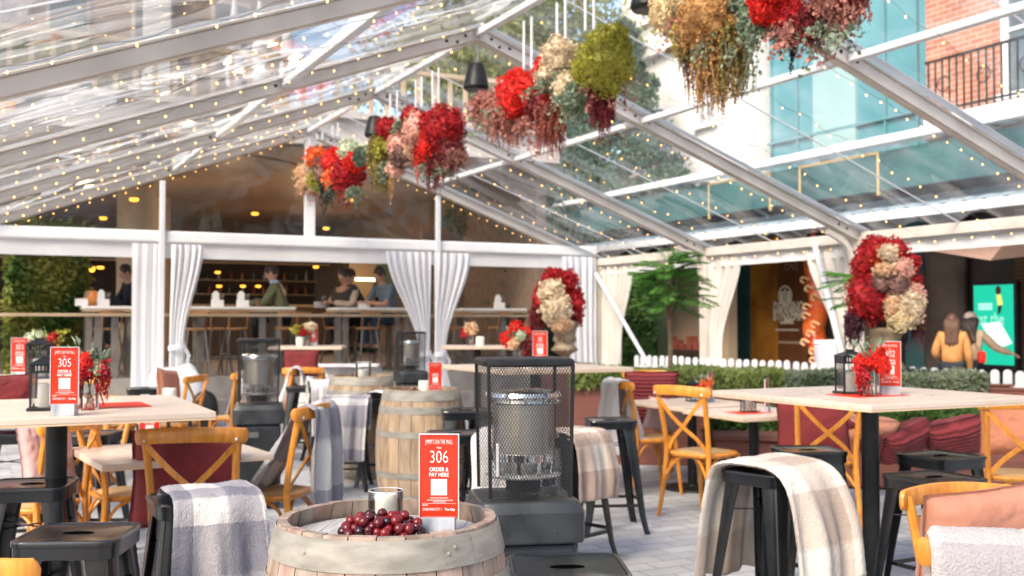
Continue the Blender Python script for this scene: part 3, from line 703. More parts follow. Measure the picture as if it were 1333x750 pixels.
# stone urns with big arrangements
def urn(name, label, x, y, z, h, heads, trails, sprs, seed):
    rn = random.Random(seed)
    c = Vector((x, y, z)); root = thing(name, label, 'urn', c)
    pr = [(.20,0),(.20,.05),(.17,.07),(.10,.10),(.09,.15),(.12,.18),(.21,.24),(.24,.29),(.235,.33),(.19,.38),(.185,.42),(.195,.55),(.215,.68),(.24,.78),(.27,.82),(.29,.86),(.29,.90),(.25,.92)]
    mb = MB(); mb.lathe([(r*h*1.15, zz*h) for r, zz in pr], 32); mb.obj('bowl', M['stone'], root)
    for k in range(14):
        a = 2*PI*k/14; mb = MB()
        mb.ball((.2*h*1.13*math.cos(a), .2*h*1.13*math.sin(a), .52*h), (.035*h, .035*h, .07*h), 6, 5); mb.obj('carving', M['stone'], root); mb = MB(); mb.ball((.235*h*1.15*math.cos(a), .235*h*1.15*math.sin(a), .285*h), (.03*h,.03*h,.03*h), 6, 4)
        mb.obj('carving', M['stone'], root)
    def fix(o): o.matrix_parent_inverse = Matrix.Translation(-c); return o
    for (px, py, rx, rz, m, sz, dy) in heads:
        d = y+dy; k = d/F; fix(blob(P(px, py, d), (rx*k, rx*k*.9, rz*k), m, root, rn, sz))
    for (px, py, ln, sp, m, n, bd) in trails:
        d = y-.1; k = d/F; fix(trail(P(px, py, d), ln*k, sp*k, m, root, rn, n, bd))
    for (px, py, r, m, n, sz) in sprs:
        d = y-.1; k = d/F; fix(sprays(P(px, py, d), r*k, m, root, rn, n, sz, down=-.2))
    return root

# ================================================================== PLANTERS, HEDGES, FENCE on the right
def leafmass(mb, rn, fn, n, l, w, up=.4):
    for k in range(n):
        p, nn = fn(rn)
        d = (rnd_dir(rn)+nn*.7+Vector((0,0,up))).normalized()
        mb.leaf(p, l*rn.uniform(.6,1.3), w*rn.uniform(.6,1.2), d, (nn+rnd_dir(rn)*.8).normalized(), .1)
PA, PB = P(740, 500, 10.9), P(1345, 500, 10.15)      # face of the tall planter
pdir = (Vector((PB.x-PA.x, PB.y-PA.y, 0))).normalized(); pn = Vector((-pdir.y, pdir.x, 0)); PL = (Vector((PB.x-PA.x, PB.y-PA.y, 0))).length
prz = math.atan2(pdir.y, pdir.x)
def PP(s, dpt, z=0): return Vector((PA.x, PA.y, 0))+pdir*s+pn*dpt+Vector((0,0,z))
def box_thing(name, label, cat, s, dpt, sz, m, bevel=.008):
    mb = MB(); L_, D_, H_ = sz
    mb.box((0, -D_/2+.02, H_/2), (L_, .04, H_)); mb.box((0, D_/2-.02, H_/2), (L_, .04, H_)); mb.box((-L_/2+.02,0,H_/2),(.04,D_-.08,H_)); mb.box((L_/2-.02,0,H_/2),(.04,D_-.08,H_))
    root = thing(name, label, cat, PP(s, dpt), prz)
    mb.obj('box', m, root, bevel=bevel, smooth=False)
    r = MB()
    for a, b, c_, d_ in ((0,-D_/2+.03,L_+.04,.08),(0,D_/2-.03,L_+.04,.08)): r.box((a,b,H_+.014),(c_,d_,.025))
    r.obj('rim', m, root, bevel=.005, smooth=False)
    s_ = MB(); s_.box((0,0,H_-.04),(L_-.09,D_-.09,.03)); s_.obj('soil', M['bark'], root, smooth=False)
    return root
box_thing('tall_planter', 'long brown timber planter box holding the higher clipped hedge', 'planter', PL/2, .38, (PL, .72, .79), M['planter'])
LOW0 = 1.35
box_thing('low_planter', 'low brown timber planter box behind the cushioned bench', 'planter', LOW0+(PL-LOW0)/2, -.42, (PL-LOW0, .6, .42), M['planter'])
def hedge(label, s0, s1, d0, d1, z0, z1, m, n, l, seed, flowers=None):
    rn = random.Random(seed); root = thing('hedge', label, 'hedge', PP((s0+s1)/2, (d0+d1)/2, z0), prz)
    L_, D_, H_ = s1-s0, d1-d0, z1-z0; mb = MB()
    def fn(r):
        x = r.uniform(-L_/2, L_/2); y = r.uniform(-D_/2, D_/2); hh = H_*(.75+.25*mnoise.noise(Vector((x*1.7, y*3, seed)))+.12*mnoise.noise(Vector((x*6, y*6, seed))))
        f = r.random()
        if f < .45: return Vector((x, y, hh*r.uniform(.8, 1.02))), Vector((0,0,1))
        return Vector((x, -D_/2+r.uniform(-.06,.05), hh*r.uniform(.0, 1))), Vector((0,-1,.2))
    leafmass(mb, rn, fn, n, l, l*.5); mb.obj('foliage', m, root, smooth=False)
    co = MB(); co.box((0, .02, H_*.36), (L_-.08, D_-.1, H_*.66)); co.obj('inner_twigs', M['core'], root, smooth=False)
    if flowers:
        mb = MB()
        for k in range(flowers):
            p, nn = fn(rn)
            if p.z < H_*.5: continue
            mb.ball(p+Vector((0,0,.02)), .012, 5, 3)
        mb.obj('blossom', mat('mauve blossom', (.28,.22,.34), (.4,.32,.45)), root)
    return root
M['sagegreen'] = mat('muted sage hedge leaves', (.11,.19,.035), (.29,.34,.10), rough=.6, scale=2.2, trans=.25)
M['sagegreen2'] = mat('dusty grey green hedge leaves', (.12,.17,.10), (.27,.31,.20), rough=.6, scale=2.2, trans=.25)
hedge('soft green clipped hedge on the left half of the tall planter', .02, 2.15, .02, .7, .77, 1.0, M['sagegreen'], 9000, .05, 3)
hedge('greyish green hedge with mauve blossom on the right half of the tall planter', 2.15, 4.05, .02, .7, .77, .98, M['sagegreen2'], 9000, .05, 4, 160)
hedge('bright green leafy hedge in the low planter behind the bench cushions', LOW0+.05, PL-.05, -.7, -.15, .40, .69, M['leafy'], 9000, .06, 5)
# white picket fence outside
fd = .95
fz = CAM_H-.50
rootf = thing('picket_fence', 'white picket fence with rounded tips running behind the planter hedge', 'fence', PP(0, 0), prz)
fA = P(829, 455, 16.3); fB = P(1350, 486, 10.9); fdv = Vector((fB.x-fA.x, fB.y-fA.y, 0)); FL = fdv.length; fdv.normalize()
npk = int(FL/.145)
pk = MB(); w = .095; zt = .945; outl = [(-w/2,0),(w/2,0)]+[(w/2*math.cos(a), zt-w/2+w/2*math.sin(a)) for a in [PI*k/8 for k in range(9)]]
pk.loft([[(x, -.01, z) for x, z in outl], [(x, .01, z) for x, z in outl]]); proto = None
base = Vector((fA.x, fA.y, 0)); rootf.location = base; rootf.rotation_euler.z = math.atan2(fdv.y, fdv.x)
for k in range(npk):
    if proto is None: proto = pk.obj('picket', M['white_paint'], rootf, smooth=False); c_ = proto
    else: c_ = proto.copy(); COL.objects.link(c_)
    c_.location = (k*.145, 0, random.uniform(-.01,.008)); c_.rotation_euler.y = random.uniform(-.01,.01)
for z in (.3, .75):
    mb = MB(); mb.box((FL/2, .03, z), (FL, .03, .07)); mb.obj('rail', M['white_paint'], rootf, smooth=False)

# ferns (tree ferns standing in the planter)
def treefern(label, px, py, d, zbase, ztop, rad, seed, nfr=46, flat=1.0):
    rn = random.Random(seed); c = P(px, py, d); root = thing('tree_fern', label, 'plant', (c.x, d, zbase))
    H = ztop-zbase
    mb = MB(); mb.tube([(0,0,0),(.01,0,H*.35),(-.01,.0,H*.6),(0,0,H*.8)], [.03,.026,.024,.02], 8)
    for k in range(5):
        a = rn.uniform(0,6.28); mb.tube([(0,0,H*.5),(.1*math.cos(a),.1*math.sin(a),H*.7),(.2*math.cos(a),.2*math.sin(a),H*.85)], [.014,.01,.005], 5)
    mb.obj('trunk', M['bark'], root)
    fr = MB()
    for k in range(nfr):
        a = 2*PI*k/nfr*2.4+rn.uniform(-.3,.3); el = rn.uniform(-.1, .65); z0 = H*rn.uniform(.60, .98)
        L_ = rad*rn.uniform(.75, 1.2)*(1-.3*max(0, el)); d0 = Vector((math.cos(a)*math.cos(el), math.sin(a)*math.cos(el), math.sin(el)))
        pts = [Vector((0,0,z0))+d0*L_*t+Vector((0,0,-.26*L_*t*t*flat)) for t in [j/14 for j in range(15)]]
        fr.tube(pts[::3]+[pts[-1]], .004, 3, cap=False)
        for j in range(2, 15):
            p = pts[j]; tdir = (pts[j]-pts[j-1]).normalized(); sd_ = tdir.cross(Vector((0,0,1))).normalized()
            ll = rad*.34*math.sin(PI*min(1,(j+1.5)/15.5))**.7
            for sg in (-1, 1):
                for q in range(3):
                    dd = (sd_*sg+tdir*(.5+.3*q)+Vector((0,0,-.15+rn.uniform(-.2,.2)))).normalized()
                    fr.leaf(p, ll*rn.uniform(.7,1.1), .013, dd, Vector((0,0,1)), .05)
    fr.obj('fronds', M['fern'], root, smooth=False)
treefern('feathery bright green fern tree rising from the left half of the planter hedge', 872, 470, 11.2, .8, 2.10, .50, 5, 60)
treefern('feathery green fern behind the right hand urn of crimson and cream flowers', 1128, 470, 11.1, .8, 1.98, .56, 6, 34)

# the two urns
pl = MB(); pl.box((0,0,.43),(.5,.5,.86)); pl.box((0,0,.875),(.56,.56,.03)); o = pl.obj('plinth', M['planter'], bevel=.01, smooth=False); p = P(735,470,14.6); o.location = (p.x, p.y, 0); o.rotation_euler.z = YAW
tag(o, 'brown square plinth carrying the rear flower urn', 'plinth')
urn('flower_urn', 'carved stone urn of dark red and cream flowers in front of the gable curtain', p.x, 14.6, .89, .62,
    [(722,362,16,13,'crimson petals',.05,0), (738,366,15,15,'crimson petals',.05,0), (705,392,12,22,'crimson petals',.05,.05), (746,392,14,20,'crimson petals',.05,.05), (749,412,11,14,'crimson petals',.05,0), (752,398,8,10,'crimson petals',.05,-.05),
     (718,380,17,17,'cream petals',.05,-.15), (724,402,20,22,'cream petals',.05,-.2), (730,420,13,13,'peach petals',.05,-.2), (700,415,11,16,'burgundy beads',.045,0)],
    [(698,405,38,9,'burgundy beads',22,.022), (735,412,22,8,'peach petals',12,.03), (744,410,20,8,'burgundy beads',10,.022)], [], 11)
p = P(1153, 500, 10.45)
urn('flower_urn', 'tall stone urn spilling crimson, cream and mauve blooms on the planter', p.x, 10.45, .86, .58,
    [(1137,330,22,24,'crimson petals',.034,.05), (1160,330,22,20,'crimson petals',.034,.05), (1122,348,14,18,'crimson petals',.034,0), (1186,344,12,12,'crimson petals',.034,0), (1190,366,11,12,'crimson petals',.034,.05), (1128,388,25,28,'crimson petals',.032,-.12), (1145,392,22,24,'crimson petals',.032,-.05),
     (1156,329,13,11,'cream petals',.034,-.15), (1150,352,14,9,'peach petals',.034,-.2), (1176,350,13,13,'blush petals',.036,-.2), (1163,352,16,14,'cream petals',.034,-.12), (1166,372,17,17,'mauve thistle',.03,-.2), (1146,370,12,10,'mauve thistle',.03,-.22), (1183,398,21,26,'cream petals',.034,-.2), (1172,415,18,18,'bleached gold',.034,-.2), (1190,385,14,16,'blush petals',.036,-.2), (1162,397,13,15,'peach petals',.034,-.22), (1112,420,12,20,'plum beads',.03,-.05)],
    [(1112,415,38,12,'plum beads',34,.016), (1180,412,48,6,'plum beads',8,.016), (1196,405,50,8,'burgundy beads',16,.014), (1140,400,26,18,'crimson petals',18,.018)],
    [(1165,360,24,'gold seed heads',20,.018), (1147,345,24,'orange petals',12,.014)], 12)

# ================================================================== FURNITURE
def make_chair(label, wood, loc, rz, group='honey coloured cross back chairs'):
    t = thing('cross_back_chair', label, 'chair', loc, rz, group)
    SH = .46
    st = MB(); st.lathe([(.0,SH-.035),(.185,SH-.035),(.205,SH-.028),(.212,SH-.012),(.205,SH-.002),(.185,SH)], 40, sq=3.2); se = st.obj('seat', wood, t)
    cn = MB(); cn.lathe([(.0,SH+.004),(.165,SH+.004),(.172,SH+.001),(.175,SH-.004)], 36, sq=3.0); cn.obj('cane_panel', M['cane'], se)
    for s in (-1, 1):
        # rear post: leg and back in one curved stick
        mb = MB(); mb.tube(spline([(s*.205,-.25,0),(s*.192,-.205,.25),(s*.185,-.185,.46),(s*.19,-.205,.64),(s*.205,-.262,.90)], 6), [.014+.004*min(1, k/6) for k in range(25)], 8)
        mb.obj('rear_post', wood, t)
        mb = MB(); mb.tube([(s*.185,.21,0),(s*.175,.185,.25),(s*.165,.165,SH-.02)], [.013,.017,.02], 8); mb.obj('leg', wood, t)
        mb = MB(); mb.tube(spline([(s*.196,-.208,.27),(s*.175,-.12,.395),(s*.165,0,.43),(s*.168,.10,.395),(s*.176,.18,.27)], 5), .010, 6); mb.obj('side_arch', wood, t)
        # cross slat
        mb = MB(); mb.bar(spline([(s*.205,-.262,.855),(s*.10,-.262,.74),(0,-.235+s*.006,.645),(-s*.10,-.205,.56),(-s*.17,-.180,.475)], 5), .026, .009, up=(0,1,.3)); mb.obj('cross_slat', wood, t)
    mb = MB(); mb.tube(spline([(-.17,.182,.28),(-.09,.165,.40),(0,.16,.43),(.09,.165,.40),(.17,.182,.28)], 5), .010, 6); mb.obj('front_arch', wood, t)
    mb = MB(); mb.tube(spline([(-.19,-.205,.28),(-.10,-.175,.40),(0,-.165,.43),(.10,-.175,.40),(.19,-.205,.28)], 5), .010, 6); mb.obj('rear_arch', wood, t)
    # bent top rail
    pts = spline([(-.252,-.235,.885),(-.21,-.268,.89),(-.11,-.30,.897),(0,-.312,.90),(.11,-.30,.897),(.21,-.268,.89),(.252,-.235,.885)], 5)
    mb = MB(); rings = []
    fr = mb.frames(pts, (0,0,1)); n = len(fr)
    for i, (p, a, b) in enumerate(fr):
        e = min(i, n-1-i); k = (.35, .8, 1)[min(e, 2)]
        rings.append([p+a*(.0135*k*math.copysign(abs(math.cos(x))**.6, math.cos(x)))+b*(.036*k*math.copysign(abs(math.sin(x))**.6, math.sin(x))) for x in [2*PI*j/12 for j in range(12)]])
    mb.loft(rings); tr = mb.obj('top_rail', wood, t)
    mb = MB()
    for s in (-1, 1):
        for y in (-.283, ): mb.ball((s*.205, y, .873), .008, 8, 5)
    mb.obj('screws', M['steel'], tr)
    return t
chair_h = make_chair('honey cross back chair holding a maroon cushion behind the plaid draped stool', M['honey'], (0,0,0), 0)
chair_t = None
chairs = {}
first = [True]
def chair(px, d, rz, label, sc=1.03, key=None):
    x, y = XY(px, d)
    if first[0]:
        first[0] = False; c = chair_h; c.location = (x, y, 0); c.rotation_euler.z = rz; c.scale = (sc,)*3; c['label'] = label
    else: c = dup(chair_h, (x, y, 0), rz, label, sc=sc)
    if key: chairs[key] = c
    return c
def make_stool(label, loc, rz):
    t = thing('metal_stool', label, 'stool', loc, rz, 'black metal bar stools')
    H = .77
    mb = MB(); mb.lathe([(.158,H-.060),(.1625,H-.058),(.1635,H-.020),(.167,H-.018),(.168,H-.006),(.166,H-.001),(.162,H+.001),(.154,H+.001),(.150,H-.003),(.146,H-.004),(.05,H-.0045),(.0,H-.0045)], 64, sq=9, cap=False)
    s = mb.obj('seat', M['black'], t, sharp=28)
    mb = MB(); mb.lathe([(.0,.003),(.03,.003),(.036,.0015),(.038,0)], 24); o = mb.obj('hand_slot', M['slot'], s); o.scale = (1.35,.42,1); o.location = (0,0,H-.0042)
    for sx in (-1, 1):
        for sy in (-1, 1):
            mb = MB(); rings = []
            for k in range(7):
                q = k/6; z = (H-.035)*(1-q); c = .145+.075*q+.012*max(0, q-.85)/.15; w = .085-.045*q**.8; th = .007; rd = .016
                pts = [(c-w, c), (c-rd, c), (c-rd*.3, c-rd*.3), (c, c-rd), (c, c-w), (c-th, c-w), (c-th, c-rd-.003), (c-rd-.003, c-th), (c-w, c-th)]
                rings.append([Vector((sx*x, sy*y, z)) for x, y in (pts if sx*sy > 0 else pts[::-1])])
            mb.loft(rings); mb.ball((sx*.222, sy*.222, .006), (.013,.013,.008), 6, 4); mb.obj('leg', M['black'], t, sharp=50)
    mb = MB()
    for s_ in (-1, 1):
        c = .145+.075*.72; z = (H-.035)*.28
        mb.bar([(s_*(c-.006), -c+.02, z), (s_*(c-.006), c-.02, z)], .006, .022); mb.bar([(-c+.02, s_*(c-.006), z-.012), (c-.02, s_*(c-.006), z-.012)], .006, .022)
    mb.obj('foot_rail', M['black'], t, smooth=False)
    mb = MB()
    for s_ in (-1, 1):
        c = .145+.075*.2; z = (H-.035)*.8
        mb.bar([(-c+.01, -s_*(c-.01), z+(.006 if s_ > 0 else 0)), (0,0,z+(.006 if s_ > 0 else 0)), (c-.01, s_*(c-.01), z+(.006 if s_ > 0 else 0))], .012, .005)
    mb.obj('cross_brace', M['black'], t, smooth=False)
    return t
stool0 = make_stool('black metal stool in the bottom left corner, pushed under the wide table', (0,0,0), 0)
fs = [True]
def stool(px, d, rz, label, sc=1.0):
    x, y = XY(px, d)
    if fs[0]: fs[0] = False; s = stool0; s.location = (x, y, 0); s.rotation_euler.z = rz; s['label'] = label
    else: s = dup(stool0, (x, y, 0), rz, label)
    s.scale = (sc,)*3
    return s
def table(px, d, size, h, label, rz=YAW, kind='bar', sy=None, z=0):
    x, y = XY(px, d); t = thing('bar_table' if kind == 'bar' else 'dining_table', label, 'table', (x, y, z), rz, 'pale topped tables on black posts')
    sy = sy or size
    mb = MB(); mb.box((0,0,h-.013), (size, sy, .026)); mb.obj('tabletop', M['top'], t, bevel=.003, smooth=False)
    mb = MB(); mb.box((0,0,h-.030), (size-.004, sy-.004, .008)); mb.obj('underside_lipping', M['topedge'], t, smooth=False)
    mb = MB(); mb.tube([(0,0,.02),(0,0,h-.05)], .045 if kind == 'bar' else .04, 20); mb.obj('post', M['blackm'], t)
    mb = MB(); mb.box((0,0,h-.042),(.42,.06,.014)); mb.box((0,0,h-.0425),(.06,.42,.0145)); mb.obj('top_bracket', M['blackm'], t, smooth=False)
    mb = MB(); mb.lathe([(0,0),(.26,0),(.265,.006),(.26,.014),(.06,.024),(.05,.04),(0,.04)], 36); mb.obj('base_disc', M['blackm'], t)
    t['h'] = h
    return t
def make_heater(label, loc, rz):
    t = thing('gas_heater', label, 'heater', loc, rz, 'caged black patio heaters'); W = .36
    mb = MB(); mb.frust((0,0,.03),(W+.03,W+.03),(0,0,.66),(W+.03,W+.03)); mb.obj('base_cabinet', M['darkgrey'], t, bevel=.03, smooth=False)
    mb = MB(); mb.lathe([(.222,.662),(.226,.668),(.226,.772),(.206,.806),(.200,.810),(.05,.812),(0,.812)], 64, sq=11, cap=False); 
    mb.obj('top_housing', M['darkgrey'], t, sharp=20)
    mb = MB()
    for a in range(4):
        for k in (-1, 1):
            p = Matrix.Rotation(a*PI/2, 3, 'Z') @ Vector((k*.1, -.222, .70)); mb.ball(p, .006, 6, 4)
    mb.obj('rivets', M['black'], t)
    mb = MB()
    for s in (-1, 1):
        for y in (-1, 1): mb.box((s*.15, y*.15, .015), (.05,.05,.03))
    mb.obj('feet', M['black'], t, smooth=False)
    # ventilated panels on base front/side
    for a in range(4):
        mb = MB(); rot = Matrix.Rotation(a*PI/2, 4, 'Z'); mb.M = rot
        def fn(s_, t_): return Vector(((s_-.5)*.31, -(W+.03)/2-.006, .12+.50*t_))
        mb.sheet(fn, 1, 1)
        for q in list(mb.uv): mb.uv[q] = [(u*.31, v*.42) for u, v in mb.uv[q]]
        mb.obj('vent_panel', M['mesh'], t, smooth=False)
    mb = MB(); mb.box((-.06,-.2075,.58),(.13,.006,.045)); mb.obj('control_recess', M['wire'], t, smooth=False)
    # cage
    zb, zt = .82, 1.30; wb, wt = W*.93, W*.985
    for a in range(4):
        mb = MB(); mb.M = Matrix.Rotation(a*PI/2, 4, 'Z')
        def fn(s_, t_):
            w = wb+(wt-wb)*t_; return Vector(((s_-.5)*w, -w/2, zb+(zt-zb)*t_))
        mb.sheet(fn, 1, 1)
        for q in list(mb.uv): mb.uv[q] = [(u*W, v*(zt-zb)) for u, v in mb.uv[q]]
        mb.obj('cage_mesh', M['mesh'], t, smooth=False)
    for sx in (-1, 1):
        for sy in (-1, 1):
            mb = MB(); mb.bar([(sx*wb/2, sy*wb/2, zb), (sx*wt/2, sy*wt/2, zt)], .013, .013, up=(0,1,0)); mb.obj('cage_bar', M['blackm'], t, smooth=False)
    mb = MB(); mb.lathe([(0,zt-.004),(wt*.52,zt-.006),(wt*.545,zt),(wt*.545,zt+.014),(wt*.52,zt+.022),(0,zt+.024)], 48, sq=9); mb.obj('cage_lid', M['blackm'], t)
    mb = MB(); mb.box((-wb*.42,-wb/2-.012,zb+.14),(.012,.014,.12)); mb.obj('cage_latch', M['steel'], t, smooth=False, bevel=.003)
    # burner
    BM = Matrix.Translation((0,0,.885-.818*.76)) @ Matrix.Diagonal((1.36,1.36,.76,1))
    mb = MB(); mb.M = BM; mb.lathe([(.055,.74),(.055,.80),(.05,.81),(0,.81)], 20); mb.obj('burner_neck', M['blackm'], t)
    mb = MB(); mb.M = BM; mb.lathe([(0,.818),(.115,.815),(.118,.822),(.09,.832),(0,.834)], 32); mb.obj('drip_disc', M['steel'], t)
    mb = MB(); mb.M = BM; mb.lathe([(.05,.834),(.06,.85),(.085,.875),(.105,.895),(.108,.93),(.10,.932),(.095,.93)], 32, cap=False); mb.obj('burner_bowl', M['chrome'], t)
    mb = MB(); mb.M = BM
    def fn(s_, t_): a = 2*PI*s_; return Vector((.098*math.cos(a), .098*math.sin(a), .93+.235*t_))
    mb.sheet(fn, 40, 1)
    for q in list(mb.uv): mb.uv[q] = [(u*.62, v*.235) for u, v in mb.uv[q]]
    mb.obj('emitter_screen', M['screen'], t)
    mb = MB(); mb.M = BM; mb.tube([(0,0,.93),(0,0,1.17)], .078, 28); mb.obj('emitter_core', M['steel'], t)
    mb = MB(); mb.M = BM
    for k in range(10):
        a = 2*PI*k/10; mb.bar([(.098*math.cos(a), .098*math.sin(a), .835), (.104*math.cos(a), .104*math.sin(a), .93)], .012, .004)
    mb.obj('burner_fins', M['chrome'], t, smooth=False)
    mb = MB(); mb.M = BM; mb.lathe([(0,1.168),(.112,1.172),(.117,1.178),(.102,1.19),(.112,1.20),(.122,1.206),(.116,1.225),(.06,1.24),(0,1.243)], 40); mb.obj('reflector_cap', M['chrome'], t)
    mb = MB(); mb.M = BM
    for k in range(3):
        a = 2*PI*k/3+.4; mb.tube([(.1*math.cos(a), .1*math.sin(a), 1.165), (.12*math.cos(a), .12*math.sin(a), 1.20)], .006, 6)
    mb.obj('reflector_struts', M['steel'], t)
    return t
M['mesh'] = meshmat('black expanded metal', (.05,.055,.06), .013, .20)
M['screen'] = meshmat('steel perforated screen', (.6,.56,.5), .009, .40, .3)
M['screen'].node_tree.nodes['Principled BSDF'].inputs['Metallic'].default_value = 1

def make_barrel(label, loc, wood, rz=0, hi=True, headm=None, n=26):
    t = thing('wine_barrel', label, 'barrel', loc, rz, 'old oak wine barrels used as tables'); H = .95; rn = random.Random(int(loc[0]*100))
    def rad(z): q = (z/H-.5)*2; return .345-.062*q*q-.0*abs(q)
    segs = 14
    for k in range(n):
        a0, a1 = 2*PI*k/n+.006, 2*PI*(k+1)/n-.006; mb = MB(); rings = []
        dr = rn.uniform(-.0015, .0015); dz = rn.uniform(-.003, .001)
        for j in range(segs+1):
            z = H*j/segs+(dz if j == segs else 0); r = rad(z)+dr; am = (a0+a1)/2
            def q(r_, a): return Vector((r_*math.cos(a), r_*math.sin(a), z))
            ri = r-.024
            rings.append([q(r, a0), q(r+.0012, am), q(r, a1), q(ri, a1), q(ri, am), q(ri, a0)])
        mb.loft(rings); o = mb.obj('stave', wood[k % len(wood)], t, sharp=30)
    hm = MB(); nb = 7; ri = rad(H)-.024
    for k in range(nb):
        x0 = -ri+2*ri*k/nb+.001; x1 = -ri+2*ri*(k+1)/nb-.001
        pts = []
        for j in range(7):
            x = x0+(x1-x0)*j/6; pts.append((x, math.sqrt(max(0, ri*ri-x*x))))
        poly = [(x, y) for x, y in pts]+[(x, -y) for x, y in pts[::-1]]
        zz = H-.045+rn.uniform(-.0008,.0008)
        hm.loft([[Vector((x, y, zz-.02)) for x, y in poly], [Vector((x, y, zz)) for x, y in poly]])
    hm.obj('head_boards', headm or M['head'], t, smooth=False)
    for z0, z1, s_ in ((.868,.942,1),(.772,.826,1),(.60,.648,1),(.30,.348,1),(.135,.185,1),(.02,.09,1)):
        mb = MB(); rings = []; nn = 96
        for (dr, z) in ((0.0015, z0),(.0045, z0+.001),(.0045, z1-.001),(.0015, z1)):
            rings.append([Vector(((rad(z)+dr)*math.cos(2*PI*j/nn), (rad(z)+dr)*math.sin(2*PI*j/nn), z)) for j in range(nn)])
        mb.loft(rings, cap=False); h = mb.obj('hoop', M['hoop'], t, sharp=60)
        # overlap tongue and rivets
        ov = MB(); a0 = -.90 if z0 > .8 else rn.uniform(0, 6); rows = []
        for j in range(9):
            a = a0+.30*j/8; e = .5*(z1-z0)*(1-(max(0,(1.2-j))/1.2)**2)**.5 if j < 2 else .5*(z1-z0); e = max(e-.002, .004); zc = (z0+z1)/2
            rows.append([Vector(((rad(zc+s__*e)+.0062)*math.cos(a), (rad(zc+s__*e)+.0062)*math.sin(a), zc+s__*e)) for s__ in (-1, 1)])
        ov.loft([[r_[0] for r_ in rows], [r_[1] for r_ in rows]], cap=False, closed=False)
        ov.obj('hoop_overlap', M['hoop'], h)
        rv = MB()
        for da in (.05, .11): rv.ball(((rad(zc)+.006)*math.cos(a0+da), (rad(zc)+.006)*math.sin(a0+da), zc+(.012 if da > .1 else -.002)), .0055, 8, 5)
        for q in range(4):
            a = a0+1.2+q*1.3; rv.ball(((rad(zc)+.004)*math.cos(a), (rad(zc)+.004)*math.sin(a), zc), .0045, 6, 4)
        rv.obj('rivets', M['hoop'], h)
    return t

# ---- soft things
def pillow(label, loc, size, m, rot=(0,0,0), seed=1, flange=.035, cat='cushion', group='scatter cushions on chairs and bench'):
    w, h, th = size
    def side(sg):
        def fn(s, t):
            u, v = s*2-1, t*2-1
            x, y = u, v
            pin = 1-.06*(1-abs(u))*abs(v)**3; pin2 = 1-.06*(1-abs(v))*abs(u)**3
            e = max(0, 1-(abs(u)/(1-flange*2))**3.5)*max(0, 1-(abs(v)/(1-flange*2))**3.5) if max(abs(u), abs(v)) < 1-flange*2 else 0
            k = th/2*e**.42
            q = mnoise.noise(Vector((u*1.8+seed, v*1.8, sg*.5)))*.12+mnoise.noise(Vector((u*5+seed, v*5, sg)))*.035
            wr = (.006*mnoise.noise(Vector((u*9+seed, v*9, 0)))) 
            return Vector((x*w/2*pin2, sg*(k*(1+q))+wr, y*h/2*pin))
        return fn
    mb = MB(); mb.sheet(side(1), 34, 34); mb.sheet(side(-1), 34, 34)
    o = mb.obj('cushion', m, sharp=0); o.location = loc; o.rotation_euler = rot
    return tag(o, label, cat, group)
def blanket(label, loc, rz, path, width, m, seed=1, fold=.018, th=.014, nf=3, taper=0, skew=0, ends=(1,1), group='check blankets draped over the seats', shift=0, amp_x=.03):
    """path: (y,z) points from one hem over the support to the other hem"""
    pts = spline([(0, a, b) for a, b in path], 10); n = len(pts)
    cum = [0]
    for i in range(1, n): cum.append(cum[-1]+(pts[i]-pts[i-1]).length)
    tot = cum[-1]; ztop = max(p.z for p in pts)
    itop = min(i for i, p in enumerate(pts) if p.z > ztop-.02)/(n-1)
    def base(s, t):
        f = t*(n-1); i = min(int(f), n-2); q = f-i
        p = pts[i].lerp(pts[i+1], q); tg = (pts[min(i+2, n-1)]-pts[max(i-1, 0)]).normalized(); nr = Vector((0, -tg.z, tg.y))
        return p, nr
    def mk(sg):
        def fn(s, t):
            p, nr = base(s, t); dz = max(0, ztop-p.z-.03); hang = min(1, dz/.25)
            x = (s-.5)*width*(1-taper*hang)+shift*dz
            x += amp_x*mnoise.noise(Vector((t*3, seed, 5)))*hang
            w = fold*hang*(math.sin(s*nf*2*PI+seed+1.5*t)+.5*math.sin(s*nf*4.3*PI+seed*2))+fold*.5*mnoise.noise(Vector((s*4+seed, t*6, 0)))
            fz = .0035*mnoise.noise(Vector((s*46, t*60, sg+seed)))+.002*mnoise.noise(Vector((s*110, t*150, sg+seed)))
            edge = min(1, min(s, 1-s)*width/.012, min(t, 1-t)*tot/.012)**.5 if 0 < s < 1 and 0 < t < 1 else 0
            hem = skew*(s-.5)*hang*dz
            return p+nr*(w+sg*th/2*edge+fz*sg)+Vector((x, 0, hem-.012*mnoise.noise(Vector((s*5, seed, 0)))*hang))
        return fn
    nu, nv = max(24, int(width/.009)), max(40, int(tot/.009))
    mb = MB(); mb.sheet(mk(1), nu, nv); mb.sheet(mk(-1), nu, nv)
    o = mb.obj('blanket', m, sharp=0); o.location = loc; o.rotation_euler.z = rz
    return tag(o, label, 'blanket', group)

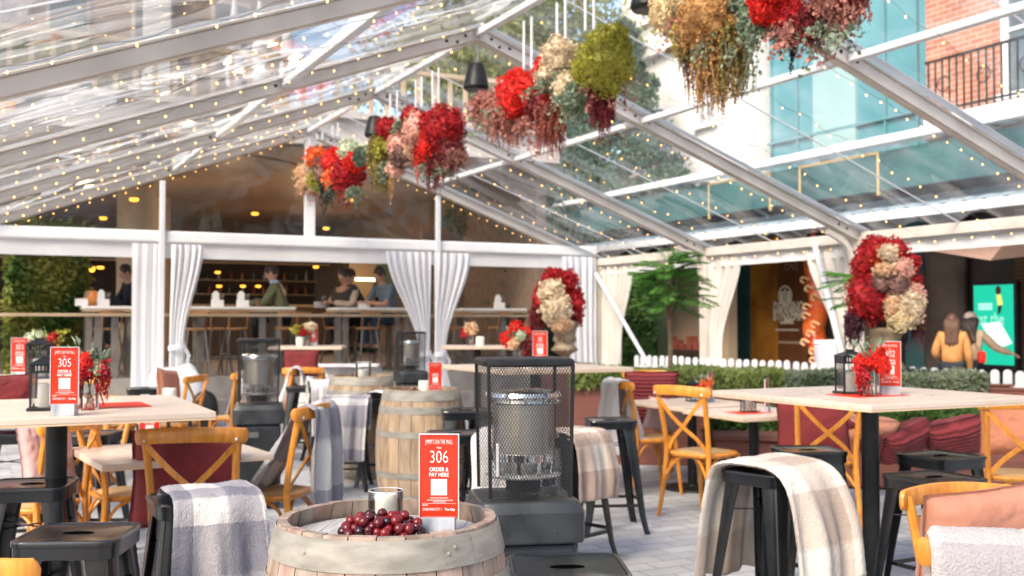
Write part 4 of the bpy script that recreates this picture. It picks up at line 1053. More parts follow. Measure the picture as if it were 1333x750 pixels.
# ---- table-top items
def text_obj(s, size, m, parent, loc, name='lettering', xs=1.0, bold=0, rot=(PI/2,0,0), align='CENTER', sp=1.0):
    if not s: return None
    cu = bpy.data.curves.new('txt', 'FONT'); cu.body = s; cu.size = size; cu.align_x = align; cu.align_y = 'CENTER'; cu.offset = bold*size; cu.resolution_u = 3; cu.space_character = sp
    o = bpy.data.objects.new('txt', cu); COL.objects.link(o)
    dg = bpy.context.evaluated_depsgraph_get(); me = bpy.data.meshes.new_from_object(o.evaluated_get(dg))
    bpy.data.objects.remove(o); bpy.data.curves.remove(cu)
    me.materials.clear(); me.materials.append(m)
    q = bpy.data.objects.new(name, me); COL.objects.link(q); q.location = loc; q.rotation_euler = rot; q.scale = (xs,1,1)
    if parent: q.parent = parent
    return q
def table_sign(label, loc, rz, number, sc=1.0, lean=0, full=True):
    t = thing('table_sign', label, 'sign', loc, rz, 'red table number signs', sc); W, H = .10, .214
    mb = MB(); mb.box((0,0,.0225),(.086,.055,.045)); mb.obj('stone_block', M['marble'], t, bevel=.002, smooth=False)
    z0 = .043; y = -.006
    mb = MB(); mb.box((0,y,z0+H/2),(W,.0012,H)); card = mb.obj('card', M['red_card'], t, smooth=False)
    mb = MB()
    mb.box((0,y-.0022,z0+H/2),(W+.006,.002,H+.006)); mb.box((0,y+.0022,z0+H/2),(W+.006,.002,H+.006)); mb.obj('acrylic_sleeve', M['acrylic'], t, smooth=False)
    fr = MB()
    for s_ in (-1, 1): fr.box((s_*(W/2+.0015), y, z0+H/2), (.0024,.0075,H+.005))
    fr.box((0, y, z0+H+.0025), (W+.005,.0075,.0026)); fr.obj('sleeve_edge', M['edge'], t, smooth=False)
    yf = y-.0036; wi = M['white_ink']
    def tx(s_, size, z, xs=1, bold=0, x=0, al='CENTER', sp=1.0): text_obj(s_, size, wi, card, (x, yf, z0+z), xs=xs, bold=bold, align=al, sp=sp)
    tx("JIMMY'S ON THE MALL", .0165, .196, .36, .0, sp=1.22); 
    tx('Table', .0055, .181, 1, .02)
    tx(number, .046, .156, .74, -.012)
    tx('ORDER &', .0145, .1245, .82, .015); tx('PAY HERE', .0145, .1105, .82, .015)
    q = MB(); q.box((0, y-.0006-.0001, z0+.0785), (.042, .0012, .042)); q.obj('white_square', wi, card, smooth=False)
    q = MB(); rl = random.Random(4)
    for z_, w_ in ((.0505,.046),(.0445,.062),(.0400,.030)):
        x_ = -w_/2
        while x_ < w_/2:
            l_ = rl.uniform(.002,.006); q.box((x_+l_/2, y-.0007, z0+z_), (l_, .0012, .0021)); x_ += l_+.0012
    q.obj('small_print', wi, card, smooth=False)
    q = MB(); q.box((0, y-.0007, z0+.036), (.088, .0012, .0007)); q.box((-.036, y-.0007, z0+.0315),(.014,.0012,.0022)); q.obj('rule_line', wi, card, smooth=False)
    tx('ONE•ONE•CITY', .0105, .021, .62, 0, -.019); tx('|', .010, .021, .6, 0, .0075); tx('The City', .0085, .021, .9, .03, .0285)
    return t
M['edge_'] = mat('acrylic edge ', (.62,.60,.62), rough=.15)
def candle(label, loc, r, h, glass_label=None, gr=.055, gh=.13, lit=False):
    mb = MB(); mb.lathe([(0,0),(r*.98,0),(r,.004),(r,h-.006),(r*.93,h),(r*.7,h-.002),(r*.5,h-.008),(0,h-.009)], 28); mb.v = [(x, y, z+(.0012*math.sin(3*math.atan2(y, x)) if z > h*.9 else 0)) for x, y, z in mb.v]
    root = thing('candle', label, 'candle', loc); mb.obj('wax', M['ivory'], root)
    mb = MB(); mb.tube([(0,0,h-.01),(.001,0,h+.006)], .0012, 5); mb.obj('wick', M['wire'], root)
    if glass_label:
        g = MB(); g.lathe([(0,.001),(gr,.001),(gr,gh),(gr-.0025,gh),(gr-.0025,.008),(0,.008)], 40, cap=False)
        o = g.obj('candle_glass', M['glass']); o.location = loc; tag(o, glass_label, 'candle glass', 'clear glass candle cylinders')
        rm = MB(); rm.tube([((gr-.0012)*math.cos(a), (gr-.0012)*math.sin(a), gh) for a in [2*PI*k/40 for k in range(41)]], .0014, 6, cap=False); q = rm.obj('rim', M['edge'], o)
        rm = MB(); rm.tube([((gr-.0012)*math.cos(a), (gr-.0012)*math.sin(a), .004) for a in [2*PI*k/40 for k in range(41)]], .0018, 6, cap=False); q = rm.obj('foot_ring', M['edge'], o)
        root.location = (loc[0], loc[1], loc[2]+.009)
def grapes(label, loc, n, L_, W_, seed, r=.0115, rz=0):
    rn = random.Random(seed); t = thing('grape_bunch', label, 'grapes', loc, rz, 'bunches of dark red grapes'); placed = []
    sm = MB(); sm.ball((0,0,0), 1, 16, 12); o0 = sm.obj('grape', M['grape'], t); me = o0.data; k = 0; tries = 0
    while k < n and tries < 9000:
        tries += 1; x = rn.uniform(-1, 1); y = rn.uniform(-1, 1); rr = r*rn.uniform(.85, 1.15)
        if x*x+y*y > 1: continue
        z = rr
        hmax = .042*(1-(x*x+y*y)**.8)+rr
        p = Vector((x*L_/2, y*W_/2, rr)); lift = 0
        while any((p-q).length < (rr+q_r)*.86 for q, q_r in placed) and p.z < hmax+.012: p.z += .003
        if any((p-q).length < (rr+q_r)*.84 for q, q_r in placed): continue
        placed.append((p.copy(), rr)); k += 1
        o = o0 if k == 1 else bpy.data.objects.new('grape', me)
        if k > 1: COL.objects.link(o); o.parent = t
        o.location = p; o.scale = (rr, rr, rr*rn.uniform(1, 1.12)); o.rotation_euler = (rn.uniform(0,3), rn.uniform(0,3), 0)
    mb = MB(); mb.tube(spline([(-L_*.45,0,.02),(-L_*.1,.01,.03),(L_*.3,-.01,.025)],5), .002, 5)
    mb.obj('stem', M['bark'], t)
    return t
def lantern(label, loc, rz=0, sc=1, clabel=None):
    t = thing('candle_lantern', label, 'lantern', loc, rz, 'black framed candle lanterns', sc); W, H = .12, .19
    mb = MB(); mb.box((0,0,.006),(W+.02,W+.02,.012)); mb.obj('base', M['blackm'], t, smooth=False)
    for sx in (-1,1):
        for sy in (-1,1): mb = MB(); mb.box((sx*W/2*.94, sy*W/2*.94, H/2+.01),(.008,.008,H-.004)); mb.obj('corner_post', M['blackm'], t, smooth=False)
    mb = MB(); mb.box((0,0,H+.004),(W+.004,W+.004,.006))
    for s_ in (-1, 1):
        mb.box((0, s_*W/2*.94, H-.028),(W*.9,.006,.005)); mb.box((s_*W/2*.94, 0, H-.028),(.006,W*.9,.005))
        for k in range(-3, 4): mb.box((k*.015, s_*W/2*.94, H-.012),(.004,.004,.03)); mb.box((s_*W/2*.94, k*.015, H-.012),(.004,.004,.03))
    mb.obj('vented_collar', M['blackm'], t, smooth=False)
    mb = MB(); mb.frust((0,0,H+.0075),(W+.016,W+.016),(0,0,H+.032),(W*.35,W*.35)); mb.box((0,0,H+.037),(W*.3,W*.3,.01)); mb.obj('roof', M['blackm'], t, smooth=False)
    mb = MB(); mb.tube([Vector((.028*math.cos(a), 0, H+.062+.028*math.sin(a))) for a in [2*PI*k/20 for k in range(21)]], .0025, 6); mb.obj('ring_handle', M['blackm'], t)
    mb = MB()
    for s_ in (-1,1): mb.box((0,s_*W/2*.86,H/2),(W*.84,.002,H*.72)); mb.box((s_*W/2*.86,0,H/2),(.002,W*.84,H*.72))
    mb.obj('glass_pane', M['glass'], t, smooth=False)
    if clabel: candle(clabel, (loc[0], loc[1], loc[2]+.013*sc), .035*sc, .10*sc)
    return t
def vase(label, loc, heads, seed, sc=1, strand=None, spr=None, leaves=True, gh=.12):
    rn = random.Random(seed); t = thing('flower_vase', label, 'vase', loc, 0, 'glass vases of flowers on tables', sc)
    mb = MB(); mb.lathe([(0,.001),(.032,.001),(.034,.006),(.036,gh),(.033,gh),(.031,.012),(0,.012)], 28, cap=False); mb.obj('glass_cylinder', M['glass'], t)
    mb = MB()
    for k in range(7):
        a = rn.uniform(0, 6.28); mb.tube([(.018*math.cos(a), .018*math.sin(a), .014), (-.01*math.cos(a), -.01*math.sin(a), gh), (-.03*math.cos(a), -.03*math.sin(a), gh+.06)], .0022, 5)
    mb.obj('stems', M['leafy'], t)
    mb = MB()
    for k in range(3): mb.ball((rn.uniform(-.012,.012), rn.uniform(-.012,.012), .02+.018*k), (.014,.013,.012), 8, 5)
    mb.obj('pale_petals_in_water', M['blush petals'], t)
    for (x, y, z, r, m, sz) in heads: blob((x, y, z), r, m, t, rn, sz)
    for (x, y, z, ln, sp, m, n, bd) in (strand or []): trail((x, y, z), ln, sp, m, t, rn, n, bd)
    for (x, y, z, r, m, n, sz) in (spr or []): sprays((x, y, z), r, m, t, rn, n, sz, down=-.2)
    if leaves:
        mb = MB()
        for k in range(9):
            a = rn.uniform(0, 6.28); d = Vector((math.cos(a)*.6, math.sin(a)*.6, rn.uniform(.3, 1.2))); p0 = Vector((0,0,gh+.03)); p1 = p0+d*.09
            mb.tube([p0, p1], .0015, 4); mb.leaf(p1, .05, .022, d, rnd_dir(rn), .1); mb.leaf(p0+d*.05, .04, .02, (d+rnd_dir(rn)*.6), rnd_dir(rn), .1)
        mb.obj('leaves', M['sage leaves'], t, smooth=False)
    return t

# ================================================================== PLACING THE FURNITURE
# --- foreground barrel
bx_, by_ = XY(506, 2.80)
BZ = .95-.045
wood1 = [M['stave'], mat('weathered oak, pinkish', (.26,.17,.13), (.46,.33,.27), rough=.8, scale=6, stretch=(3,3,.8), bump=.5, detail=9), mat('weathered oak, grey', (.20,.16,.13), (.36,.29,.23), rough=.85, scale=8, stretch=(3,3,.6), bump=.5, detail=9)]
barrel1 = make_barrel('weathered grey oak barrel in the centre foreground with galvanised hoops', (bx_, by_, 0), wood1, -.1)
wood2 = [M['stave2'], mat('tan oak, warm', (.30,.20,.12), (.48,.345,.225), rough=.75, scale=6, stretch=(3,3,.7), bump=.35, detail=9), mat('tan oak, dull', (.24,.17,.115), (.40,.30,.21), rough=.75, scale=7, stretch=(3,3,.7), bump=.35, detail=9)]
b2x, b2y = XY(549, 8.1); b3x, b3y = XY(471, 10.0)
make_barrel('tan oak barrel standing between black stools behind the foreground barrel', (b2x, b2y, 0), wood2, 2.0, n=22)
make_barrel('farthest tan oak barrel with pale blankets beside it', (b3x, b3y, 0), wood2, 3.0, n=20)
p = P(500, 668, 2.86); candle('fat ivory candle in the glass cylinder on the foreground barrel', (P(502,668,2.88).x, 2.88, BZ), .029, .080, 'clear glass cylinder around the ivory candle on the foreground barrel', .047, .098)
grapes('heap of glossy dark red grapes spread across the foreground barrel', (P(498,675,2.73).x, 2.735, BZ), 80, .215, .135, 5, .0132, rz=-.05)
table_sign('red table sign reading 306 on the foreground barrel', (P(572,680,2.80).x, 2.79, BZ), -.03, '306')
grapes('small bunch of red grapes on the tan barrel by its little sign', (P(541,492,8.0).x, 8.0, BZ), 26, .18, .10, 6)
candle('short ivory candle on the tan barrel between stools', (P(553,492,8.05).x, 8.02, BZ), .045, .105)
s_ = table_sign('small red table sign at the back of the tan barrel between stools', (P(566,492,7.9).x, 7.95, BZ), .05, '', .95)
grapes('flat bunch of grapes on the farthest barrel beside a candle glass', (P(460,482,10).x, 9.9, BZ), 26, .34, .10, 8)
candle('ivory candle inside the glass on the farthest barrel', (P(473,482,10).x, 10.0, BZ), .05, .09, 'clear glass cylinder on the farthest barrel', .075, .17)
# --- tables
T1 = table(76, 4.72, 1.16, 1.08, 'wide pale bar table at the left edge carrying the sign 305')
TR = table(1131, 5.58, 1.16, 1.08, 'wide pale bar table on the right carrying the sign 302', YAW)
TC = table(697, 8.75, 1.16, 1.09, 'pale bar table in the middle behind the near heater')
TF = table(402, 13.6, .9, 1.14, 'small pale bar table in front of the restaurant seen above the left rear heater', R(5))
TG = table(622, 13.8, .95, 1.14, 'small pale bar table right of the middle gable post', R(5))
TL = table(-8, 7.7, 1.0, 1.05, 'bar table at the far left edge carrying the small distant sign', R(15))
low_L1 = table(222, 5.85, .88, .75, 'low pale table on the left, half hidden behind the chair with maroon cushion', YAW+.1, 'low')
low_L2 = table(900, 9.3, .85, .75, 'low pale table right of centre between two cross back chairs', YAW, 'low', .95)
low_L3 = table(980, 8.35, .8, .75, 'low pale table with a small black lantern left of the wide right table', YAW-.05, 'low', .8)
low_L4 = table(125, 9.6, .8, .75, 'low pale table far left behind the table with sign 305', YAW, 'low')
# --- chairs
chair(262, 5.3, R(8), 'honey cross back chair holding a maroon cushion behind the plaid draped stool', 1.03, 'c1')
chair(48, 5.9, R(72), 'weathered honey chair with a faded pink cloth below the left table edge', 1.0, 'c2')
chair(172, 6.3, R(-55), 'honey cross back chair turned to the low left table, under the sign 305', 1.0, 'c3')
chair(352, 6.15, R(78), 'honey chair seen side on with a lilac check blanket over its back', 1.06, 'c4')
chair(400, 12.4, R(4), 'small distant honey chair under the table in front of the restaurant', 1.0, 'c5')
chair(443, 13.0, R(-60), 'small distant honey chair under a looped white blanket', 1.0, 'c6')
chair(148, 10.4, R(-30), 'honey chair behind the vase on the left table, mostly hidden', 1.0, 'c7')
chair(226, 10.5, R(80), 'honey chair with a salmon cushion in front of the white shroud', 1.0, 'c8')
chair(843, 9.1, R(-72), 'honey chair with a pale blanket, left of the low table by the planter', 1.03, 'c9')
chair(845, 10.1, R(172), 'honey chair against the planter holding a plush ribbed maroon cushion', 1.05, 'c10')
chair(915, 8.0, R(-48), 'honey cross back chair standing clear on the paving right of centre', 1.06, 'c11')
chair(1068, 7.6, R(-6), 'honey chair with a maroon cushion tucked under the wide right table', 1.06, 'c12')
chair(1318, 6.85, R(-14), 'honey cross back chair with a brown cushion at the right edge', 1.06, 'c13')
chair(1308, 3.50, R(197), 'honey chair at the bottom right whose large salmon cushion fills its seat', .95, 'c14')
chair(7, 2.70, R(-8), 'top corner of a honey chair at the very bottom left corner', 1.0, 'c15')
chair(306, 11.2, R(55), 'distant honey chair under a striped blanket left of the rear heater', 1.0, 'c16')
chair(792, 12.2, R(-85), 'distant honey chair with a blanket roll before the rear corner curtain', 1.0, 'c17')
chair(107, 7.2, R(150), 'honey chair between the left stools, seat seen below the low table', 1.0, 'c18')
chair(352, 12.0, R(100), 'distant chair wrapped in a pale blanket right of the rear heater', 1.0, 'c19')
chair(1304, 2.84, R(-14), 'honey chair at the bottom right corner, almost wholly under a fluffy blanket', 1.0, 'c20')
# --- stools
stool(106, 3.5, R(4), 'black metal stool in the bottom left corner, pushed under the wide table')
stool(45, 4.55, R(12), 'black metal stool cut by the left edge below the table with sign 305')
stool(256, 4.2, R(28), 'black metal stool under the big lilac plaid blanket at lower left')
stool(738, 3.02, R(3), 'black metal stool whose seat fills the bottom edge between barrel and right', 1.0)
stool(738, 6.45, R(48), 'black metal stool under a beige blanket just right of the near heater')
stool(794, 7.5, R(6), 'bare black stool standing on the paving right of the beige draped one')
stool(1000, 4.95, R(40), 'black metal stool wrapped in a big beige check blanket at lower right')
stool(1050, 5.75, R(6), 'bare black stool just behind the beige draped one at lower right')
stool(1222, 5.5, R(28), 'bare black stool right of the wide table post')
stool(1213, 4.75, R(24), 'black stool half hidden behind the nearest chair at lower right')
stool(592, 6.6, R(8), 'black stool directly behind the sign 306')
stool(606, 7.75, R(5), 'black stool touching the right side of the tan barrel', 1.06)
stool(396, 11.3, R(0), 'black stool right of the left rear heater')
stool(450, 9.3, R(2), 'black stool under a hanging lilac blanket left of the tan barrel')
stool(493, 9.6, R(12), 'black stool pressed to the left side of the tan barrel')
stool(190, 11.0, R(10), 'black stool before the white shroud at left')
stool(425, 11.0, R(20), 'black stool under a cream blanket beside the farthest barrel')
stool(640, 7.9, R(12), 'black stool seen through the mesh of the near heater')
stool(18, 6.6, R(20), 'black stool at the left edge behind the wide table')
stool(770, 12.8, R(10), 'distant black stool before the rear corner curtain')
stool(118, 6.6, R(0), 'black stool standing behind the left table post')
# --- heaters
x, y = XY(681, 4.0)
H1 = make_heater('near black gas heater with a mesh cage behind the foreground barrel', (x, y, 0), R(10)); H1.scale = (.88,.88,1)
x, y = XY(338, 8.4); dup(H1, (x, y, 0), R(12), 'left rear gas heater with its dark grey cabinet behind the plaid chair')
x, y = XY(535, 14.0); dup(H1, (x, y, 0), R(20), 'farthest gas heater against the white gable curtain')
# --- blankets
def bl(px, d, rz, *a, **k): x, y = XY(px, d); blanket(a[0], (x, y, a[5] if len(a) > 5 else 0), rz, a[1], a[2], a[3], *( [a[4]] if len(a) > 4 else []), **k)
bl(276, 4.17, R(28), 'big lilac and cream plaid blanket over the stool at lower left', [(-.235,.12),(-.225,.35),(-.205,.60),(-.185,.745),(-.12,.80),(0,.805),(.13,.80),(.19,.74),(.20,.55),(.21,.40)], .34, M['plaid1'], 2, fold=.018, nf=1.8, taper=-.12)
bl(742, 6.45, R(48), 'beige fleece blanket over the stool right of the near heater', [(-.20,.40),(-.19,.6),(-.18,.745),(-.12,.795),(0,.80),(.12,.79),(.19,.74),(.20,.5),(.21,.3)], .37, M['plaid2'], 3, fold=.022, nf=2, shift=.05, amp_x=.05)
bl(1003, 4.95, R(40), 'big beige and cream check blanket over the stool at lower right', [(-.33,.30),(-.30,.5),(-.235,.72),(-.14,.80),(0,.812),(.13,.805),(.20,.74),(.25,.5),(.28,.24)], .42, M['plaid3'], 4, fold=.020, nf=1.6, taper=-.10, th=.022)
bl(452, 9.2, R(2), 'lilac check blanket hanging from the stool left of the tan barrel', [(-.21,.28),(-.20,.5),(-.19,.74),(-.12,.80),(0,.805),(.13,.80),(.19,.74),(.2,.5)], .40, M['plaid1'], 5, fold=.03, nf=2.5, shift=-.05)
bl(505, 9.6, R(60), 'pale blanket bunched on the stool touching the tan barrel', [(-.2,.5),(-.19,.72),(-.12,.80),(0,.83),(.13,.80),(.2,.7),(.21,.55)], .34, M['white_blanket'], 6, fold=.03)
bl(425, 11.0, R(20), 'cream blanket over the stool beside the farthest barrel', [(-.2,.3),(-.19,.72),(-.12,.82),(0,.85),(.13,.82),(.2,.7),(.21,.3)], .36, M['white_blanket'], 7, fold=.03)
bl(456, 11.2, R(0), 'pale blanket lying over the back edge of the farthest barrel', [(-.15,.985),(0,1.0),(.12,.99),(.25,.9),(.3,.7)], .62, M['white_blanket'], 8, fold=.02)
def on_chair(key, label, m, z0, z1, width, seed, path=None, **k):
    c = chairs[key]; s = c.scale[0]; rz = c.rotation_euler.z
    o = blanket(label, c.location, rz, path or [(-.36*s,z0),(-.36*s,.6),(-.355*s,.86*s),(-.325*s,.925*s),(-.27*s,.935*s),(-.225*s,.88*s),(-.175*s,.65),(-.12*s,.50),(z1[0]*s,z1[1])], width, m, seed, **k); return o
on_chair('c20', 'fluffy cream and grey blanket over the chair at the bottom right corner', M['fluff'], .45, (-.02,.475), .46, 15, fold=.010, th=.04, nf=1.2)
on_chair('c4', 'lilac check blanket hanging over the back of the side on chair', M['plaid1'], .36, (.06,.475), .36, 9, path=[(-.345,.40),(-.35,.6),(-.36,.90),(-.33,.975),(-.28,.985),(-.215,.93),(-.12,.78),(-.02,.62),(.06,.50),(.12,.42)], fold=.03, nf=2, shift=.05)
on_chair('c9', 'pale check blanket over the back of the chair left of the low table', M['white_blanket'], .35, (-.1,.49), .34, 10, fold=.03)
on_chair('c6', 'white blanket looped over the small distant chair', M['white_blanket'], .4, (-.1,.49), .30, 11, fold=.03)
on_chair('c16', 'striped cream and brown blanket on the distant chair left of the rear heater', M['plaid2'], .45, (-.1,.49), .40, 12, fold=.03)
on_chair('c17', 'rolled pale blanket on the distant chair by the rear corner curtain', M['white_blanket'], .7, (-.16,.6), .34, 13, fold=.02)
on_chair('c19', 'pale check blanket wrapped round the distant chair right of the rear heater', M['white_blanket'], .35, (-.1,.49), .42, 14, fold=.03)
c = chairs['c14']
x, y = XY(672, 6.2)
blanket('pale fleece blanket seen through the near heater cage', (x, y, 0), R(-20), [(-.21,.35),(-.20,.72),(-.12,.81),(0,.83),(.13,.81),(.2,.72),(.22,.4)], .42, M['white_blanket'], 16, fold=.03)
stool(672, 6.2, R(-20), 'black stool under the pale fleece behind the near heater')
# --- cushions
def cu(px, py, d, size, m, rot, label, seed): p = P(px, py, d); return pillow(label, p, size, m, rot, seed)
cu(243, 622, 5.5, (.56,.50,.17), M['maroon'], (R(-10),0,R(12)), 'square maroon velvet cushion standing behind the chair with crossed slats at left', 1)
cu(62, 598, 5.75, (.34,.42,.10), M['pink'], (R(-12),0,R(60)), 'faded pink cushion on the chair at the left edge', 2)
cu(219, 503, 10.4, (.36,.34,.12), M['salmon'], (R(-10),R(8),R(75)), 'salmon cushion on the chair in front of the white shroud', 3)
cu(392, 473, 12.5, (.42,.32,.12), M['maroon'], (R(-10),0,R(4)), 'small dark red cushion on the distant chair before the restaurant', 4)
cu(848, 518, 9.85, (.50,.52,.18), M['maroon_rib'], (R(10),0,R(-6)), 'ribbed maroon plush cushion on the chair against the planter', 5)
cu(1058, 550, 7.85, (.54,.50,.16), M['maroon'], (R(-10),0,R(-4)), 'maroon velvet cushion behind the crossed slats under the wide right table', 6)
cu(1322, 552, 7.15, (.46,.42,.14), M['rust'], (R(-10),0,R(-14)), 'brown cushion on the cross back chair at the right edge', 7)
cu(1276, 706, 3.46, (.50,.38,.17), M['salmon'], (R(12),R(-3),R(20)), 'large dusty salmon cushion filling the chair at bottom right', 8)
cu(5, 522, 7.0, (.42,.36,.16), M['maroon'], (R(-10),0,R(30)), 'maroon cushion at the left edge behind the wide table', 9)
bench = thing('bench', 'long maroon panelled bench strewn with cushions in front of the low planter', 'bench', PP(3.15, -1.02), prz)
mb = MB(); mb.box((0,0,.21),(3.4,.42,.38)); mb.obj('base', M['planter'], bench, bevel=.01, smooth=False)
mb = MB(); mb.box((0,-.01,.425),(3.44,.48,.045)); mb.obj('seat', M['planter'], bench, bevel=.01, smooth=False)
for px, py, sz, m, ro, lb, sd_ in [
    (1105, 562, (.50,.34,.20), 'maroon', (R(30),R(12),R(5)), 'maroon velvet cushion at the back left of the bench', 21),
    (1107, 573, (.50,.36,.16), 'rust', (R(38),R(-22),R(8)), 'rust brown cushion leaning left of the bench cushions', 22),
    (1128, 562, (.48,.36,.16), 'salmon', (R(48),R(6),R(-6)), 'dusty salmon cushion lying behind the wide table post', 23),
    (1176, 574, (.46,.34,.22), 'maroon_rib', (R(40),R(-20),R(16)), 'plush maroon cushion in the middle of the bench', 24),
    (1242, 570, (.46,.38,.24), 'maroon_rib', (R(36),R(-14),R(-8)), 'plush maroon cushion at the right of the bench', 25)]:
    cu(px, py, 8.55, sz, M[m], ro, lb, sd_)
cu(868, 540, 9.7, (.40,.36,.14), M['pink'], (R(30),R(8),R(0)), 'dull pink cushion behind the chair right of centre', 26)
# --- table-top items
def ztop(t): return t['h']*1.0
def on(px, d): return XY(px, d)
def put(fn, label, px, d, z, *a, **k): x, y = XY(px, d); return fn(label, (x, y, z), *a, **k)
put(table_sign, 'red table sign reading 305 on the left table', 86, 4.28, 1.08, .12, '305', 1.06)
put(lantern, 'black lantern beside the sign 305 on the left table', 62, 4.55, 1.08, .3, 1.0, 'white candle in the lantern beside the sign 305')
put(vase, 'glass vase of red blooms and berries right of the sign 305', 118, 4.55, 1.08,
    [(-.03,0,.185,(.05,.045,.04),'scarlet petals',.022),(-.015,-.02,.145,(.04,.035,.035),'crimson petals',.02),(.035,.0,.15,(.028,.028,.026),'pale green petals',.014),(.05,.0,.175,(.018,.018,.02),'blush petals',.018)], 31, 1.08,
    [(.055,-.01,.155,.12,.022,'crimson petals',12,.009),(-.03,-.03,.12,.07,.02,'burgundy beads',8,.009)], [(.02,0,.2,.07,'sage leaves',4,.012)])
q = MB(); q.box((0,0,.0012),(.42,.30,.0024)); o = q.obj('table_mat', M['red_card'], smooth=False); x, y = XY(128, 4.75); o.location = (x, y, 1.0805); o.rotation_euler.z = .5; tag(o, 'red paper mat under the vase on the left table', 'place mat')
put(table_sign, 'small distant red sign standing on the far left table', 27, 7.55, 1.05, .1, '303', 1.12)
put(lantern, 'black lantern right of the small distant sign at far left', 52, 7.6, 1.05, .2, 1.25, 'white candle in the far left lantern')
put(vase, 'vase of red and pale green flowers on the far left table', 60, 7.8, 1.05,
    [(-.06,0,.26,(.08,.06,.045),'pale green petals',.02),(.045,0,.22,(.045,.04,.08),'crimson petals',.022),(0,0,.2,(.05,.05,.04),'sage leaves',.02)], 32, 1.1, [], [(.02,0,.24,.12,'lime petals',12,.016)])
put(lantern, 'black lantern left of the red flowers on the wide right table', 1106, 5.55, 1.08, .1, 1.0, 'ivory candle in the lantern on the wide right table')
put(vase, 'glass vase of bright red blooms beside the sign 302', 1131, 5.35, 1.08,
    [(-.025,0,.165,(.045,.045,.04),'scarlet petals',.022),(.03,0,.185,(.055,.05,.05),'scarlet petals',.024),(.06,-.01,.14,(.035,.035,.035),'scarlet petals',.022)], 33, 1.05,
    [(-.04,-.015,.15,.16,.025,'crimson petals',22,.010)], [(.0,0,.22,.06,'sage leaves',4,.012)])
put(table_sign, 'red table sign reading 302 on the wide right table', 1157, 5.45, 1.08, -.1, '302', 1.06)
q = MB(); q.box((0,0,.0012),(.34,.24,.0024)); o = q.obj('table_mat', M['red_card'], smooth=False); x, y = XY(1128, 5.45); o.location = (x, y, 1.0805); o.rotation_euler.z = .45; tag(o, 'red paper mat under the lantern and vase on the right table', 'place mat')
put(lantern, 'small black lantern on the low table left of the wide right table', 973, 8.3, .75, .1, .8, 'ivory candle in the small lantern on the low table')
put(table_sign, 'slim red sign seen edge on beside the small lantern on the low table', 996, 8.3, .75, 1.1, '', 1.0)
q = MB(); q.box((0,0,.0012),(.3,.22,.0024)); o = q.obj('table_mat', M['red_card'], smooth=False); x, y = XY(973, 8.25); o.location = (x, y, .7505); o.rotation_euler.z = .45; tag(o, 'red paper mat under the small lantern on the low table', 'place mat')
put(vase, 'low vase of red and yellow flowers on the table by the planter', 914, 9.2, .75,
    [(0,0,.12,(.05,.04,.04),'scarlet petals',.022),(.05,0,.11,(.03,.03,.03),'peach petals',.02)], 34, 1.0, [], [(.03,0,.16,.06,'orange petals',10,.016)])
put(table_sign, 'slim red sign behind the low vase by the planter', 923, 9.35, .75, 1.0, '', 1.0)
put(lantern, 'dark lantern left of the low vase by the planter', 902, 9.4, .75, .3, .8, 'ivory candle in the dark lantern by the planter')
put(table_sign, 'red sign in front of the rear urn on the middle bar table', 703, 8.35, 1.09, -.08, '30', 1.12)
put(vase, 'grey vase of scarlet, peach and lime flowers on the middle bar table', 674, 8.5, 1.09,
    [(-.07,0,.20,(.05,.045,.055),'scarlet petals',.024),(-.03,-.02,.17,(.04,.035,.045),'peach petals',.022),(.015,-.02,.22,(.045,.04,.04),'pale green petals',.02),(.06,0,.24,(.03,.03,.045),'scarlet petals',.022)], 35, 1.15,
    [(.06,-.01,.17,.15,.03,'burgundy beads',14,.012)], [(.0,0,.26,.08,'scarlet petals',8,.018)], gh=.15)
candle('white candle beside the vase on the middle bar table', (XY(686,8.4)[0], 8.4, 1.09), .045, .08)
put(vase, 'vase of red and cream flowers on the small table before the restaurant', 400, 13.5, 1.14,
    [(-.05,0,.17,(.07,.06,.055),'crimson petals',.03),(.03,0,.22,(.07,.06,.055),'cream petals',.03)], 36, 1.1, [], [(-.1,0,.2,.12,'lime petals',12,.02)])
candle('white candle left of the cream and red flowers before the restaurant', (XY(391,13.5)[0], 13.5, 1.14), .05, .12)
put(table_sign, 'distant dusky sign right of the cream and red flowers', 408, 13.55, 1.14, .7, '', 1.1)
put(vase, 'vase with a peach bloom right of the middle gable post', 613, 13.7, 1.14, [(0,0,.2,(.08,.07,.075),'peach petals',.03),(-.07,0,.15,(.05,.04,.06),'crimson petals',.03)], 37, 1.1)
candle('white candle right of the peach bloom', (XY(625,13.7)[0], 13.7, 1.14), .055, .12)
put(table_sign, 'red sign on the low left table seen below the sign 305', 197, 5.75, .75, .1, '', 1.05)
put(lantern, 'black lantern on the low left table behind the maroon cushion', 235, 5.85, .75, .2, 1.0, 'white candle in the lantern on the low left table')
candle('white jar candle on the distant low table behind the sign 305', (XY(192,8.9)[0], 9.5, .75), .06, .11)

